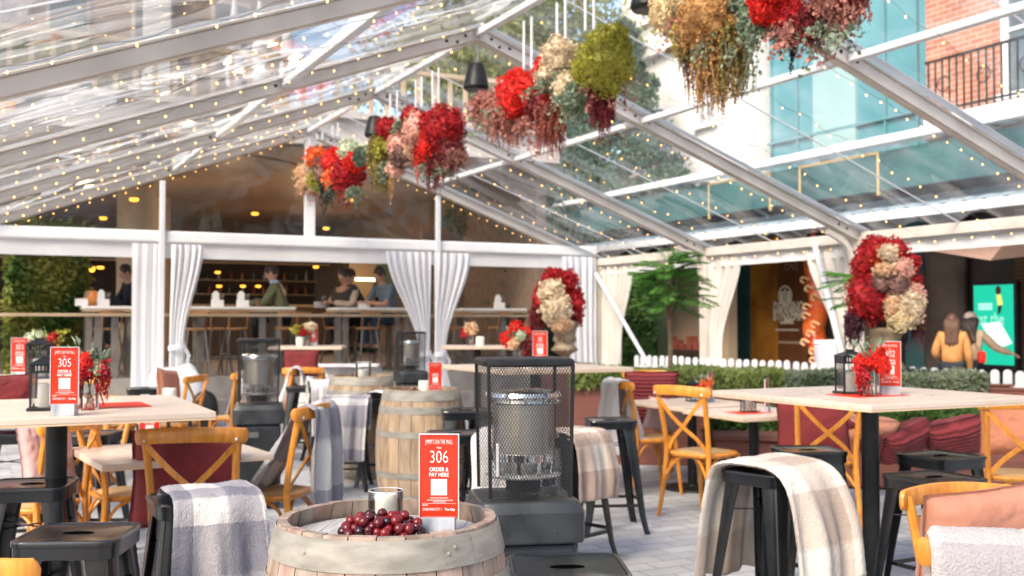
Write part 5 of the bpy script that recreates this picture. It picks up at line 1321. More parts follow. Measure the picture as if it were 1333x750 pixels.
# ================================================================== RESTAURANT behind the gable
def tf(o): o.location = O0; o.rotation_euler.z = YAW; return o
def troot(name, label, cat, u=0, v=0, z=0, group=None): return thing(name, label, cat, T(u, v, z), YAW, group)
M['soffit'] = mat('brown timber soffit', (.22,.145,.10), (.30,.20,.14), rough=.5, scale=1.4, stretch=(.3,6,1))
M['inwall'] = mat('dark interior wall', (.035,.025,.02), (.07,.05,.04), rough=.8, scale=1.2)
M['beige'] = mat('beige render', (.42,.31,.21), (.48,.36,.25), rough=.8, scale=2)
M['fascia'] = mat('pale stone fascia', (.50,.45,.41), (.58,.53,.48), rough=.8, scale=2)
M['warmlamp'] = emis('amber downlight', (1.0,.36,.04), 1.6)
M['striplamp'] = emis('warm strip lamp', (1.0,.74,.4), 2.2)
M['barwood'] = mat('pale bar timber', (.38,.28,.18), (.52,.40,.27), rough=.5, scale=4, stretch=(.5,6,1))
M['greymetal'] = mat('grey brown steel leg', (.16,.14,.125), (.21,.19,.17), rough=.5)
M['stoolwood'] = mat('bar stool timber', (.30,.14,.05), (.42,.21,.09), rough=.45, scale=6)
M['napkin'] = mat('white napkin holder', (.75,.75,.76), rough=.6)
M['room'] = mat('concrete platform', (.30,.27,.25), (.38,.35,.32), rough=.85, scale=4)
rest = troot('restaurant_building', 'brown restaurant pavilion with amber downlights in its timber soffit behind the marquee gable', 'building')
FZ = .62
def rbox(name, c, d, m, **k):
    mb = MB(); mb.box(c, d); return mb.obj(name, m, rest, smooth=False, **k)
rbox('platform', (-1.5, 8.2, FZ/2), (15, 14.6, FZ), M['room'])
rbox('step', (-1.5, .62, .15), (15, .5, .30), M['room'])
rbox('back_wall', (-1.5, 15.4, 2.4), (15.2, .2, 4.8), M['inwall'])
rbox('side_wall', (4.6, 8.2, 2.4), (.2, 14, 4.8), mat('taupe wall', (.16,.115,.085), (.22,.165,.125), rough=.8))
rbox('soffit', (-2.6, 7.6, 4.18), (14.2, 14.2, .12), M['soffit'])
rbox('fascia', (-2.6, .55, 4.40), (14.3, .25, .45), M['fascia'])
rbox('upper_slab', (-2.6, 7.6, 4.66), (14.4, 14.6, .10), M['fascia'])
rbox('darkening_band', (-1.6, 13.4, 3.60), (12.0, .3, 1.1), M['bronze'])  # dark band added to darken the back of the room
rbox('darkening_band_trim', (-1.6, 13.22, 3.02), (12.0, .05, .05), M['barwood'])
for px, v, r_ in ((262, 3.2, 1.7), (640, 4.2, 1.2)):
    mb = MB(); mb.lathe([(0,4.115),(r_,4.115),(r_,4.10),(r_*.96,4.09),(0,4.09)], 48); o = mb.obj('ceiling_disc', M['soffit'], rest); o.location = (TU(px, v), v, 0)
for px, v, w_ in ((178, 4.5, .7), (664, 3.4, .55), (205,8.5,.5)):
    mb = MB(); mb.tube([(TU(px, v), v, FZ), (TU(px, v), v, 4.12)], w_/2, 24); mb.obj('column', M['beige'], rest)
# louvred stair wall at right
mb = MB()
for k in range(9): mb.box((TU(612, 4.6), 4.6, FZ+.2+k*.29), (2.2, .06, .25)) if k else None
mb.obj('slatted_screen', mat('taupe boards', (.24,.18,.145), (.30,.23,.19), rough=.7, scale=2), rest, smooth=False)
rn = random.Random(5)
for (px, py, v) in ((137,243.0,3),(133,286,8),(331,280,7),(173,262,3),(424,299,9),(571,300,9),(612,297,10),(280,335,9),(443,341,10.5),(411,349,12),(283,356,13.5),(285,374,14),(316,374,14),(336,374,14),(130,350,9),(118,351,6),(117,354,5.8),(455,262,5),(363,378,13)):
    c = L3(px, py, v); c.z = min(c.z, 4.105)
    mb = MB(); mb.lathe([(0,0),(.055,0),(.075,.02),(.07,.05),(0,.05)], 16, c=(c.x, c.y, c.z)); mb.obj('downlight', M['warmlamp'], rest)
rbox('strip_lamp', tuple(L3(487, 364, 9)), (.95, .06, .07), M['striplamp'])
rbox('strip_lamp', tuple(L3(478, 378, 11)), (.8, .08, .09), M['striplamp'])
for px, v in ((300, 4.5), (460, 5), (150, 5), (590, 6), (400, 9)):
    ld = bpy.data.lights.new('downlight_glow', 'POINT'); ld.energy = 18; ld.color = (1,.66,.38); ld.shadow_soft_size = .12; lo = bpy.data.objects.new('downlight_glow', ld); COL.objects.link(lo); lo.location = T(TU(px, v), v, 2.6)
# bar back with bottles, kitchen panel
rbox('bar_counter', (TU(390, 11), 11, FZ+.6), (6.5, .7, 1.2), M['bronze'])
rbox('counter_top', (TU(390, 11), 11, FZ+1.22), (6.7, .8, .05), M['barwood'])
rbox('kitchen_panel', tuple(L3(508, 360, 8.2)), (.75, .05, 1.5), mat('pale green panel', (.22,.32,.24), rough=.6))
rbox('pale_partition', tuple(L3(483, 352, 9.6)), (1.1, .1, 1.5), M['beige'])
for z in (FZ+1.6, FZ+2.0): rbox('back_shelf', (TU(380, 15), 15.1, z), (7, .3, .04), M['barwood'])
rn = random.Random(9)
glows = [mat('amber bottle', (.35,.14,.03), rough=.2), mat('green bottle', (.03,.10,.04), rough=.2), mat('clear bottle', (.35,.36,.34), rough=.2), mat('red bottle', (.30,.03,.02), rough=.3)]
for k in range(44):
    u = TU(380, 15)-3.3+6.6*(k%22)/21+rn.uniform(-.04,.04); z = FZ+1.62+.4*(k//22)
    mb = MB(); h = rn.uniform(.22,.30); mb.lathe([(0,0),(.04,0),(.042,.01),(.042,h*.6),(.014,h*.75),(.013,h),(0,h)], 10)
    o = mb.obj('bottle', glows[k%4]); o.location = T(u, 15.1, z); tag(o, 'small bottle standing in the rows on the dark back shelves of the bar', 'bottle', 'bottles on the back bar shelves')
# balustrade on the roof of the pavilion
bal = troot('balustrade', 'weathered timber balustrade along the pavilion roof seen through the gable film', 'balustrade', 0, .9, 4.71)
for k in range(45):
    u = -8.5+k*.28; 
    mb = MB(); mb.box((u, 0, .42), (.07, .05, .84)); mb.obj('baluster', M['barwood'], bal, smooth=False)
mb = MB(); mb.box((-2.3, 0, .87), (12.9, .12, .07)); mb.obj('handrail', M['barwood'], bal, smooth=False)
# low wall side pieces seen on the roof terrace: stacked chairs and white parasols
for k, (px, w_) in enumerate(((335, .5), (372, .4), (302, .6))):
    t = troot('parasol', ['closed white parasol on the roof terrace, middle of three','closed white parasol on the roof terrace nearest the king post','closed white parasol on the roof terrace farthest left'][k], 'parasol', TU(px, 2.2), 2.2, 4.71, 'closed parasols on the roof terrace')
    mb = MB(); mb.lathe([(.03,0),(.03,.6),(.12,.62),(.15,.9),(.10,1.5),(.03,2.1),(0,2.12)], 14); mb.obj('canopy', M['curtain'], t)
    mb = MB(); mb.box((0,0,.03),(.5,.5,.06)); mb.obj('base', M['blackm'], t, smooth=False)

# raised bar tables, rail and stools
def rtable(px0, px1, v, py, label, legs=2):
    u0, u1 = TU(px0, v), TU(px1, v); z = FZ+1.06; t = troot('high_dining_table', label, 'table', (u0+u1)/2, v, FZ, 'high timber tables inside the restaurant'); L_ = u1-u0
    mb = MB(); mb.box((0,0,1.045),(L_,.7,.04)); mb.obj('tabletop', M['white_paint'] if legs == 2 else M['barwood'], t, bevel=.005, smooth=False)
    mb = MB(); mb.box((0,0,1.005),(L_-.02,.68,.04)); mb.obj('tabletop_frame', M['barwood'], t, smooth=False)
    for s_ in (-1, 1):
        mb = MB(); mb.box((s_*L_*.36,-.2,.49),(.09,.06,.98)); mb.box((s_*L_*.36,.2,.49),(.09,.06,.98)); mb.box((s_*L_*.36,0,.02),(.12,.6,.04)); mb.obj('leg', M['greymetal'], t, smooth=False)
rtable(238, 378, 1.75, 403, 'high white topped table beside the man in the green sweater')
rtable(432, 524, 1.9, 403, 'high white topped table shared by the people in the middle')
rtable(104, 178, 1.9, 400, 'high white topped table with a pumpkin on it, left of the curtain')
rtable(590, 676, 1.9, 408, 'high white topped table in front of the slatted screen')
rail = troot('counter_rail', 'long timber drinks rail on steel posts along the terrace edge', 'counter', 0, 1.12, FZ)
mb = MB(); mb.box((-1.4, 0, .93), (13.6, .22, .045)); mb.obj('rail_top', M['barwood'], rail, smooth=False, bevel=.004)
for px in (150, 262, 342, 440, 530, 655, 128, 205):
    mb = MB(); mb.box((TU(px, 1.12), .02, .455), (.1, .06, .90)); mb.obj('rail_post', M['greymetal'], rail, smooth=False)
sd0 = None
def bstool(px, v, rz, label):
    global sd0
    loc = T(TU(px, v), v, FZ)
    if sd0 is None:
        t = thing('wooden_bar_stool', label, 'bar stool', loc, rz, 'timber bar stools in the restaurant'); sd0 = t
        mb = MB(); mb.lathe([(0,.70),(.17,.70),(.18,.715),(.175,.735),(0,.735)], 20, sq=3); mb.obj('seat', M['stoolwood'], t)
        for sx in (-1,1):
            for sy in (-1,1): mb = MB(); mb.tube([(sx*.20,sy*.20,0),(sx*.12,sy*.12,.71)], .017, 6); mb.obj('leg', M['greymetal'], t)
        mb = MB()
        for s_ in (-1,1): mb.tube([(-.17,s_*.17,.25),(.17,s_*.17,.25)], .011, 5); mb.tube([(s_*.165,-.165,.32),(s_*.165,.165,.32)], .011, 5)
        mb.obj('foot_rail', M['greymetal'], t)
        mb = MB()
        for s_ in (-1,1): mb.tube([(s_*.14,-.15,.72),(s_*.15,-.19,.95)], .011, 5)
        mb.bar([(-.17,-.18,.96),(0,-.21,.965),(.17,-.18,.96)], .015, .07); mb.obj('low_back', M['stoolwood'], t)
        return t
    return dup(sd0, loc, rz, label)
for k, (px, v, rz, lb) in enumerate([(256,.98+.0,3,'leftmost timber stool under the drinks rail right of the left curtain'),(281,1.5,.2,'timber stool in front of the white table, second from the left curtain'),(306,1.5,.1,'timber stool before the white table, third from the left curtain'),
    (140,1.5,.3,'timber stool under the rail left of the left curtain'),(118,2.6,.3,'timber stool beside the table with the pumpkin'),(388,2.4,.1,'timber stool behind the rail between the green sweater and the dark jacket'),(478,1.6,0,'timber stool pushed under the shared middle table'),(372,1.55,0,'timber stool below the green sweater'),
    (596,1.5,0,'timber stool under the right hand rail beside the gable curtain'),(650,1.5,.2,'timber stool at the right end of the rail')]):
    bstool(px, v+.05, YAW+rz, lb)
def nap(px, v, label, bag=True):
    t = troot('napkin_caddy', label, 'caddy', TU(px, v), v, FZ+1.067, 'white caddies on the restaurant tables')
    mb = MB(); mb.box((0,0,.055),(.18,.12,.11)); mb.obj('box', M['napkin'], t, bevel=.008, smooth=False)
    mb = MB()
    if bag: mb.loft([[(-.08,-.04,.11),(.02,-.04,.11),(.02,.04,.11),(-.08,.04,.11)],[(-.08,-.03,.20),(.02,-.03,.21),(.02,.03,.21),(-.08,.03,.20)],[(-.05,-.01,.25),(-.01,-.01,.255),(-.01,.01,.255),(-.05,.01,.25)]]); mb.obj('folded_napkins', M['napkin'], t, smooth=False)
    c = MB()
    for k in range(4): c.tube([(.04+.015*k,0,.14),(.05+.02*k,.01,.21)], .008, 5)
    c.obj('cutlery', M['greymetal'], t)
for a in ((106,1.75,'white caddy at the left end of the pumpkin table',False),(134,1.9,'tall white caddy right of the pumpkin',True),(316,1.7,'tall white caddy left of the man in the green sweater',True),(283,1.8,'white caddy at the left of the long table',True),(474,1.85,'white caddy between the cream shirt and the blue shirt',False),(650,1.9,'white caddy on the table before the slatted screen',True),(416,2.6,'white caddy behind the drinks rail beside the dark jacket',False)): nap(*a)
pk_ = troot('pumpkin', 'orange pumpkin on the high table at the left', 'pumpkin', TU(119, 2.0), 2.0, FZ+1.067)
mb = MB()
for k in range(9): a = 2*PI*k/9; mb.ball((.055*math.cos(a), .055*math.sin(a), .12), (.06,.06,.12), 10, 8)
mb.obj('flesh', mat('orange pumpkin skin', (.72,.25,.05), (.8,.33,.08), rough=.4, scale=9), pk_)
mb = MB(); mb.tube([(0,0,.23),(.01,0,.27),(.03,0,.29)], .012, 6); mb.obj('stalk', M['bark'], pk_)
for px, v, lb in ((335,1.7,'tall glass of tea on the table left of the green sweater'),(113,2.1,'small glass jar beside the pumpkin')):
    mb = MB(); mb.lathe([(0,0),(.03,0),(.042,.15),(.039,.15),(.028,.01),(0,.01)], 16, cap=False); t = troot('drinking_glass', lb, 'glass', TU(px,v), v, FZ+1.067); mb.obj('tumbler', M['glass'], t); mb = MB(); mb.lathe([(0,.012),(.028,.012),(.036,.11),(0,.11)], 14); mb.obj('drink', mat('tea', (.35,.14,.04), rough=.2), t)
# living wall
lw = troot('living_wall', 'dense living wall of ferns and ivy left of the restaurant tables', 'plant wall', 0, 0)
u0, u1 = TU(8, 1.6), TU(112, 2.6)
rn = random.Random(44); mb = MB()
def lwf(r):
    s = r.random(); u = u0+(u1-u0)*s; v = 1.6+1.0*s; z = r.uniform(.3, 2.95)
    edge = .22*mnoise.noise(Vector((u*1.3, 0, z*1.3)))
    return Vector((u, v-.15-edge-r.uniform(0,.15), z)), Vector((0,-1,.1))
leafmass(mb, rn, lwf, 11000, .13, .06, up=-.5); mb.obj('foliage', M['wallgreen'], lw, smooth=False)
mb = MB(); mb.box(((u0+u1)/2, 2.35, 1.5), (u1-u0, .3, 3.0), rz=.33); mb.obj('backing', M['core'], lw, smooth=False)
pb = MB(); pb.box((TU(12,1.2), 1.5, .35), (1.6,.4,.5)); pb.obj('trough', mat('yellow trough', (.5,.36,.08), rough=.6), lw, smooth=False, bevel=.02)
# vine with lamps by the right end of the pavilion
vn = troot('climbing_plant', 'dark climbing vine with red blooms beside the beige column', 'plant', TU(697, 2.4), 2.4, FZ)
rn = random.Random(8); mb = MB()
def vf(r): z = r.uniform(.1, 2.9); return Vector((r.gauss(0,.28), r.gauss(0,.15), z)), Vector((0,-1,0))
leafmass(mb, rn, vf, 2200, .12, .06); mb.obj('foliage', M['leafy'], vn, smooth=False)
mb = MB(); mb.tube([(0,0,0),(.05,0,1),(-.05,0,2),(0,0,2.9)], .03, 6); mb.obj('stem', M['bark'], vn)
mb = MB()
for k in range(9): mb.ball((rn.gauss(0,.25), -.3, rn.uniform(.8,2.6)), .05, 8, 5)
mb.obj('blooms', M['scarlet petals'], vn)
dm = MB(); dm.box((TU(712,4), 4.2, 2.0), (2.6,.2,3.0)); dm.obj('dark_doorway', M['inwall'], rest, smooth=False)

# ================================================================== PEOPLE
M['skin'] = mat('skin', (.55,.30,.20), (.62,.36,.25), rough=.5, scale=6)
M['skin_d'] = mat('tan skin', (.42,.22,.14), (.48,.27,.18), rough=.5, scale=6)
M['hair'] = mat('dark hair', (.015,.010,.008), (.04,.025,.018), rough=.5, scale=30, stretch=(4,4,.5), bump=.4)
M['hair_b'] = mat('brown hair', (.06,.025,.014), (.12,.055,.03), rough=.5, scale=30, stretch=(4,4,.5), bump=.4)
def skinned(name, verts, edges, radii, m, parent, sub=2):
    me = bpy.data.meshes.new('sk'); me.from_pydata([tuple(v) for v in verts], edges, [])
    o = bpy.data.objects.new('sk', me); COL.objects.link(o); md = o.modifiers.new('skin', 'SKIN'); md.use_smooth_shade = True
    for i, r in enumerate(radii):
        sv = me.skin_vertices[0].data[i]; sv.radius = r if isinstance(r, tuple) else (r, r); sv.use_root = (i == 0)
    s2 = o.modifiers.new('sub', 'SUBSURF'); s2.levels = sub; s2.render_levels = sub
    dg = bpy.context.evaluated_depsgraph_get(); em = bpy.data.meshes.new_from_object(o.evaluated_get(dg))
    bpy.data.objects.remove(o); em.materials.clear(); em.materials.append(m)
    for p in em.polygons: p.use_smooth = True
    q = bpy.data.objects.new(name, em); COL.objects.link(q); q.parent = parent
    return q
def join_into(o, mb):
    bm = bmesh.new(); bm.from_mesh(o.data)
    me = bpy.data.meshes.new('tmp'); me.from_pydata(mb.v, [], mb.f); bm.from_mesh(me)
    for f in bm.faces: f.smooth = True
    bm.to_mesh(o.data); bm.free(); bpy.data.meshes.remove(me)
def person(label, loc, rz, J, top, trousers, skin='skin', hair='hair', hairlen=.10, sleeve=1.0, cap=None, sc=1, collar=None, shoes=True, hide_legs=False):
    """J: joints hip, chest, neck, head, and per side (L = -x): sho, elb, wri, kne, ank"""
    V = {k: Vector(v) for k, v in J.items()}
    t = thing('person', label, 'person', loc, rz, None, sc)
    hipL, hipR = V['hip']+Vector((-.09,0,-.02)), V['hip']+Vector((.09,0,-.02))
    mid = (V['hip']+V['chest'])/2
    toe = lambda a: a+Vector((0,.15,-.03))
    verts = [V['hip'], mid, V['chest'], V['neck'], V['head']-Vector((0,0,.06)), V['shoL'], V['elbL'], V['wriL'], V['shoR'], V['elbR'], V['wriR'], hipL, V['kneL'], V['ankL'], toe(V['ankL']), hipR, V['kneR'], V['ankR'], toe(V['ankR'])]
    E_ = [(0,1),(1,2),(2,3),(3,4),(2,5),(5,6),(6,7),(2,8),(8,9),(9,10),(0,11),(11,12),(12,13),(13,14),(0,15),(15,16),(16,17),(17,18)]
    rad = [(.14,.11),(.13,.10),(.15,.11),.055,.05,.055,.042,.030,.055,.042,.030,.085,.058,.04,.035,.085,.058,.04,.035]
    body = skinned('body', verts, E_, rad, M[skin], t)
    hd = MB(); f = (V['head']-V['neck']); tilt = J.get('look', (0,1,0)); fw = Vector(tilt).normalized(); up = (V['head']-V['neck']).normalized(); up = (up-fw*up.dot(fw)).normalized(); rt = fw.cross(up)
    Rm = Matrix((rt, fw, up)).transposed(); c = V['head']
    hd.ball(c, (.075,.092,.112), 18, 14, Rm); hd.ball(c+Rm@Vector((0,.035,-.065)), (.052,.055,.05), 12, 8, Rm)
    hd.ball(c+Rm@Vector((0,.095,-.018)), (.014,.022,.024), 8, 6, Rm); hd.ball(c+Rm@Vector((0,.088,-.058)), (.024,.008,.008), 8, 5, Rm)
    for s_ in (-1, 1):
        hd.ball(c+Rm@Vector((s_*.078,-.005,-.01)), (.010,.022,.032), 8, 6, Rm)
        w_, e_ = V['wri'+('L' if s_ < 0 else 'R')], V['elb'+('L' if s_ < 0 else 'R')]; dr = (w_-e_).normalized(); sd_ = dr.cross(Vector((0,0,1))); sd_.normalize()
        Rh = Matrix((sd_, dr, sd_.cross(dr)*-1)).transposed()
        hd.ball(w_+dr*.045, (.042,.055,.018), 10, 7, Rh)
        for k in range(4):
            b = w_+dr*.09+sd_*(-.027+.018*k); hd.tube([b, b+dr*.035+Vector((0,0,-.008)), b+dr*.055+Vector((0,0,-.03))], [.009,.008,.007], 6)
        b = w_+dr*.03-sd_*s_*.035; hd.tube([b, b+dr*.03-sd_*s_*.02, b+dr*.055-sd_*s_*.018], [.011,.009,.008], 6)
    join_into(body, hd)
    ey = MB()
    for s_ in (-1, 1): ey.ball(c+Rm@Vector((s_*.030,.083,.006)), (.011,.008,.007), 8, 5, Rm)
    ey.obj('eyes', M['hair'], t)
    hr = MB(); hr.ball(c+Rm@Vector((0,-.018,.025)), (.088,.098,.108), 18, 12, Rm)
    if hairlen > .15:
        pts = [c+Rm@Vector((0,-.05,.03)), c+Vector((0,-.10,-.08)), c+Vector((0,-.13,-.08-hairlen*.5)), c+Vector((0,-.12,-.08-hairlen))]
        for s_ in (-.05,-.02,.02,.05): hr.tube(spline([p+Vector((s_*1.2,.01*abs(s_)*100*.3,0)) for p in pts], 5), [.05+.012*math.sin(k*.5) if k < 13 else .03 for k in range(16)], 10)
    hr.obj('hair', M[hair], t)
    if cap:
        cp = MB(); cp.ball(c+Rm@Vector((0,-.008,.048)), (.094,.104,.092), 18, 10, Rm); cp.obj('cap', M[cap] if isinstance(cap, str) else cap, t)
        pk__ = MB(); pk__.ball(c+Rm@Vector((0,.12,.055)), (.065,.07,.008), 14, 6, Rm); pk__.obj('cap_peak', M[cap] if isinstance(cap, str) else cap, t)
    ex = .018
    we = lambda s_: V['elb'+s_].lerp(V['wri'+s_], sleeve) if sleeve > 0 else V['sho'+s_].lerp(V['elb'+s_], .85)
    sh = skinned('shirt', [V['hip'], mid, V['chest'], V['neck']-Vector((0,0,.035)), V['shoL'], V['elbL'] if sleeve > 0 else we('L').lerp(V['shoL'], .5), we('L'), V['shoR'], V['elbR'] if sleeve > 0 else we('R').lerp(V['shoR'], .5), we('R')],
        [(0,1),(1,2),(2,3),(2,4),(4,5),(5,6),(2,7),(7,8),(8,9)], [(.175,.145),(.16,.13),(.178,.135),.065,.075,.062,.050,.075,.062,.050], top, t)
    if collar: cl = MB(); cl.lathe([(.062,0),(.075,.01),(.068,.05),(.06,.052)], 18, cap=False); o = cl.obj('shirt_collar', collar, t); o.location = V['neck']-Vector((0,0,.01))
    skinned('trousers', [V['hip']+Vector((0,0,.03)), hipL, V['kneL'], V['ankL']+Vector((0,0,.04)), hipR, V['kneR'], V['ankR']+Vector((0,0,.04))], [(0,1),(1,2),(2,3),(0,4),(4,5),(5,6)], [(.155,.13),.105,.075,.06,.105,.075,.06], trousers, t)
    if shoes:
        for s_ in 'LR': mb = MB(); mb.ball(V['ank'+s_]+Vector((0,.06,-.035)), (.05,.14,.05), 12, 7); mb.obj('shoe', M['blackm'], t)
    return t
def seated(lean=.12, reach=.38, headz=.0, look=(0,.9,-.45), seat=.76):
    h = seat+.09; n = h+.50; 
    return dict(hip=(0,0,h), chest=(0,lean*.55,h+.34), neck=(0,lean,n), head=(0,lean+.05,n+.155+headz), shoL=(-.175,lean*.8,n-.06), shoR=(.175,lean*.8,n-.06), elbL=(-.24,lean+.12,n-.33), elbR=(.24,lean+.12,n-.33),
        wriL=(-.09,lean+reach,n-.30), wriR=(.09,lean+reach,n-.30), kneL=(-.12,.42,h-.05), kneR=(.12,.42,h-.05), ankL=(-.12,.36,h-.50), ankR=(.12,.36,h-.50), look=look)
def seatp(px, v, rz, label, top, tr, **k):
    J = k.pop('J', None) or seated(); loc = T(TU(px, v), v, FZ); bstool(px, v, rz, 'timber stool under ' + label[0:0] + k.pop('sl')); return person(label, loc, rz, J, top, tr, sc=1.1, **k)
green = mat('olive green sweater', (.13,.14,.07), (.18,.19,.10), rough=.95, scale=30, bump=.3); navy = mat('dark trousers', (.015,.02,.03), rough=.9); jeans = mat('blue jeans', (.04,.08,.14), (.07,.12,.2), rough=.9, scale=20)
bluesh = mat('slate blue shirt', (.10,.14,.18), (.13,.18,.23), rough=.9, scale=20, bump=.3); paleblue = mat('pale blue collar', (.45,.6,.75), rough=.8); creamsh = mat('cream shirt', (.62,.47,.35), (.7,.54,.42), rough=.9, scale=20, bump=.3); browns = mat('dark brown jacket', (.045,.035,.03), (.06,.05,.04), rough=.8, scale=9, bump=.3)
seatp(369, 2.35, YAW+R(65), 'man in an olive green sweater with a pale blue collar looking down at his hands', green, navy, collar=paleblue, J=seated(.14,.36,look=(0,.9,-.5)), sl='the man in the green sweater')
seatp(438, 2.5, YAW+R(-60), 'person in a dark brown jacket bowed over the shared table', browns, navy, J=seated(.26,.38,-.02,(0,.8,-.6)), hairlen=.12, sl='the person in the dark jacket')
seatp(463, 2.75, YAW+R(120), 'person in a cream shirt leaning forward at the shared table', creamsh, navy, J=seated(.24,.38,-.02,(0,.8,-.6)), sl='the person in the cream shirt')
seatp(507, 2.05, YAW+R(110), 'man in a slate blue shirt and jeans looking at the phone in his hands', bluesh, jeans, sleeve=0, J=seated(.16,.34,-.02,(0,.85,-.55)), skin='skin_d', sl='the man in the blue shirt')
t = troot('mobile_phone', 'dark mobile phone held by the man in the slate blue shirt', 'phone', TU(490, 2.0), 2.0, FZ+1.18); mb = MB(); mb.box((0,0,0),(.075,.012,.15)); mb.obj('case', M['black'], t, bevel=.006, smooth=False); mb = MB(); mb.box((0,-.0068,0),(.066,.001,.135)); mb.obj('screen', M['glass'], t, smooth=False)
seatp(176, 3.4, YAW+R(100), 'person in dark clothes partly hidden by the left gable curtain', navy, navy, J=seated(.1,.3), sl='the person beside the left curtain')
# walkers outside on the right
def stand(lean=0, arm='rest', z=.0):
    J = dict(hip=(0,0,.92), chest=(0,.01,1.24), neck=(0,.015,1.42), head=(0,.04,1.56), shoL=(-.165,0,1.36), shoR=(.165,0,1.36), elbL=(-.22,-.02,1.08), elbR=(.22,-.02,1.08), wriL=(-.22,.10,.86), wriR=(.22,.10,.86), kneL=(-.1,.03,.50), kneR=(.1,-.03,.50), ankL=(-.1,.02,.08), ankR=(.11,-.08,.08), look=(0,1,-.05))
    return J
orange = mat('orange jacket', (.45,.20,.06), (.55,.26,.085), rough=.8, scale=12, bump=.3); beigej = mat('beige jacket', (.42,.30,.2), (.5,.37,.26), rough=.8, scale=12, bump=.3); stripe = wavemat('white and grey stripes', (.8,.8,.8), (.35,.4,.5), 22, axis='Z', bump=0, distort=.3)
J = stand(); J['elbL'] = (-.24,-.02,1.10); J['wriL'] = (-.16,.18,.98)
person('woman with long dark hair in an orange jacket walking past the dark shopfront', v3(XY(1239, 14.6), -.02), R(-28), J, orange, navy, hair='hair_b', hairlen=.32, sc=.94)
J = stand(); J['elbR'] = (.34,.12,1.16); J['wriR'] = (.52,.30,1.08); J['look'] = (-.4,.9,0)
person('woman in a beige jacket and pale cap reaching out beside the green screen', v3(XY(1262, 15.0), -.02), R(-30), J, beigej, navy, hairlen=.32, cap=mat('pale cap', (.5,.4,.35), rough=.8), sc=.95)
t = thing('handbag', 'small red shoulder bag on the woman in the beige jacket', 'bag', v3(XY(1277, 14.7), .88)); mb = MB(); mb.box((0,0,.08),(.10,.10,.17)); mb.obj('pouch', M['scarlet petals'], t, bevel=.03, smooth=False); mb = MB(); mb.tube(spline([(-.04,0,.15),(-.10,.08,.4),(-.16,.1,.55)],4), .008, 5); mb.obj('strap', M['bark'], t)
t = thing('ribbed_stand_in', 'low white ribbed drum standing beside the orange sculpture', 'stand-in', v3(XY(1082, 16.0), 0)); mb = MB(); mb.lathe([(.26-.012*(k%2), .045*k) for k in range(26)], 28); mb.obj('body', stripe, t, sharp=0); mb = MB(); mb.lathe([(0,1.12),(.27,1.12),(.25,1.17),(0,1.18)], 28); mb.obj('cap', M['white_paint'], t)  # stand-in for an unidentified white ribbed shape

# ================================================================== STREET on the right and buildings around
def TV(px, u):
    r = (px-666.5)/F
    return (O0.x+BX.x*u - r*(O0.y+BX.y*u))/(r*AX.y-AX.x)
def WP(px, py, u):   # tent-frame point on the plane u = const
    v = TV(px, u); w = T(u, v); return Vector((u, v, P(px, py, w.y).z))
def wallbox(name, px0, py0, px1, py1, u, th, m, parent, z0=None, z1=None, **k):
    a, b = WP(px0, py0, u), WP(px1, py1, u)
    zz0 = min(a.z, b.z) if z0 is None else z0; zz1 = max(a.z, b.z) if z1 is None else z1
    mb = MB(); mb.box((u+th/2, (a.y+b.y)/2, (zz0+zz1)/2), (th, abs(a.y-b.y), zz1-zz0)); return mb.obj(name, m, parent, smooth=False, **k)
M['tealwall'] = mat('teal painted wall', (.035,.10,.105), (.05,.14,.14), rough=.35, scale=1.2)
M['darkshop'] = mat('dark shopfront', (.022,.018,.017), (.05,.036,.03), rough=.3, scale=1.5)
M['brownglass'] = mat('brown tinted window', (.13,.045,.02), (.22,.09,.04), rough=.12, scale=.8, stretch=(1,1,.4))
M['orangerefl'] = mat('painted orange reflection', (.16,.05,.015), (.70,.30,.04), rough=.25, scale=.9)  # colours of a reflection in the shop glass, not timber
M['brick'] = brickmat('red orange brick', (.34,.115,.065), (.48,.19,.11), (.42,.34,.29), 1.0, bw=.26, rh=.09, ms=.009, rot=(PI/2,0,PI/2), rough=.9)
M['tealglass'] = mat('teal curtain wall glass', (.08,.24,.28), (.15,.36,.40), rough=.12, scale=.25, spec=.8)
M['paleteal'] = mat('pale teal panel', (.22,.36,.37), (.28,.42,.42), rough=.4, scale=.4)
M['render'] = mat('white rendered wall', (.74,.72,.69), (.80,.78,.75), rough=.8, scale=.8)
M['winglass'] = mat('window glass', (.06,.08,.09), (.16,.2,.22), rough=.08, scale=.6, spec=.8)
M['canopyglass'] = mat('blue grey canopy glass', (.24,.33,.40), (.44,.54,.60), rough=.15, scale=1.1, stretch=(1,1,1), trans=.25)
M['deepteal'] = mat('deep teal fascia', (.02,.07,.08), (.05,.14,.14), rough=.3, scale=1)
# shop building
shop = troot('shop_building', 'dark shop building with brown window and teal walls across the lane on the right', 'building')
SU = 9.5
mb = MB(); mb.box((SU+.25, -3.5, 1.95), (.3, 26, 3.9)); mb.obj('wall', M['darkshop'], shop, smooth=False)
wallbox('teal_pier', 945, 300, 976, 480, SU, .1-.04, M['tealwall'], shop, 0, 3.1)
wallbox('orange_reflection', 977, 300, 1012, 480, SU+.02, .06, M['orangerefl'], shop, 0, 3.1)  # orange-brown window reflection painted as a flat panel
w = wallbox('shop_window', 1013, 300, 1050, 480, SU+.01, .06, M['brownglass'], shop, .05, 3.1)
wallbox('window_transom', 1013, 444, 1050, 448, SU-.02, .03, M['barwood'], shop)
wallbox('teal_pier', 1178, 300, 1203, 480, SU, .06, M['tealwall'], shop, 0, 3.4)
wallbox('grey_stone_pier', 1204, 300, 1256, 480, SU-.01, .07, mat('dark veined stone', (.05,.04,.035), (.13,.10,.09), rough=.25, scale=1.3, detail=8), shop, 0, 3.4)
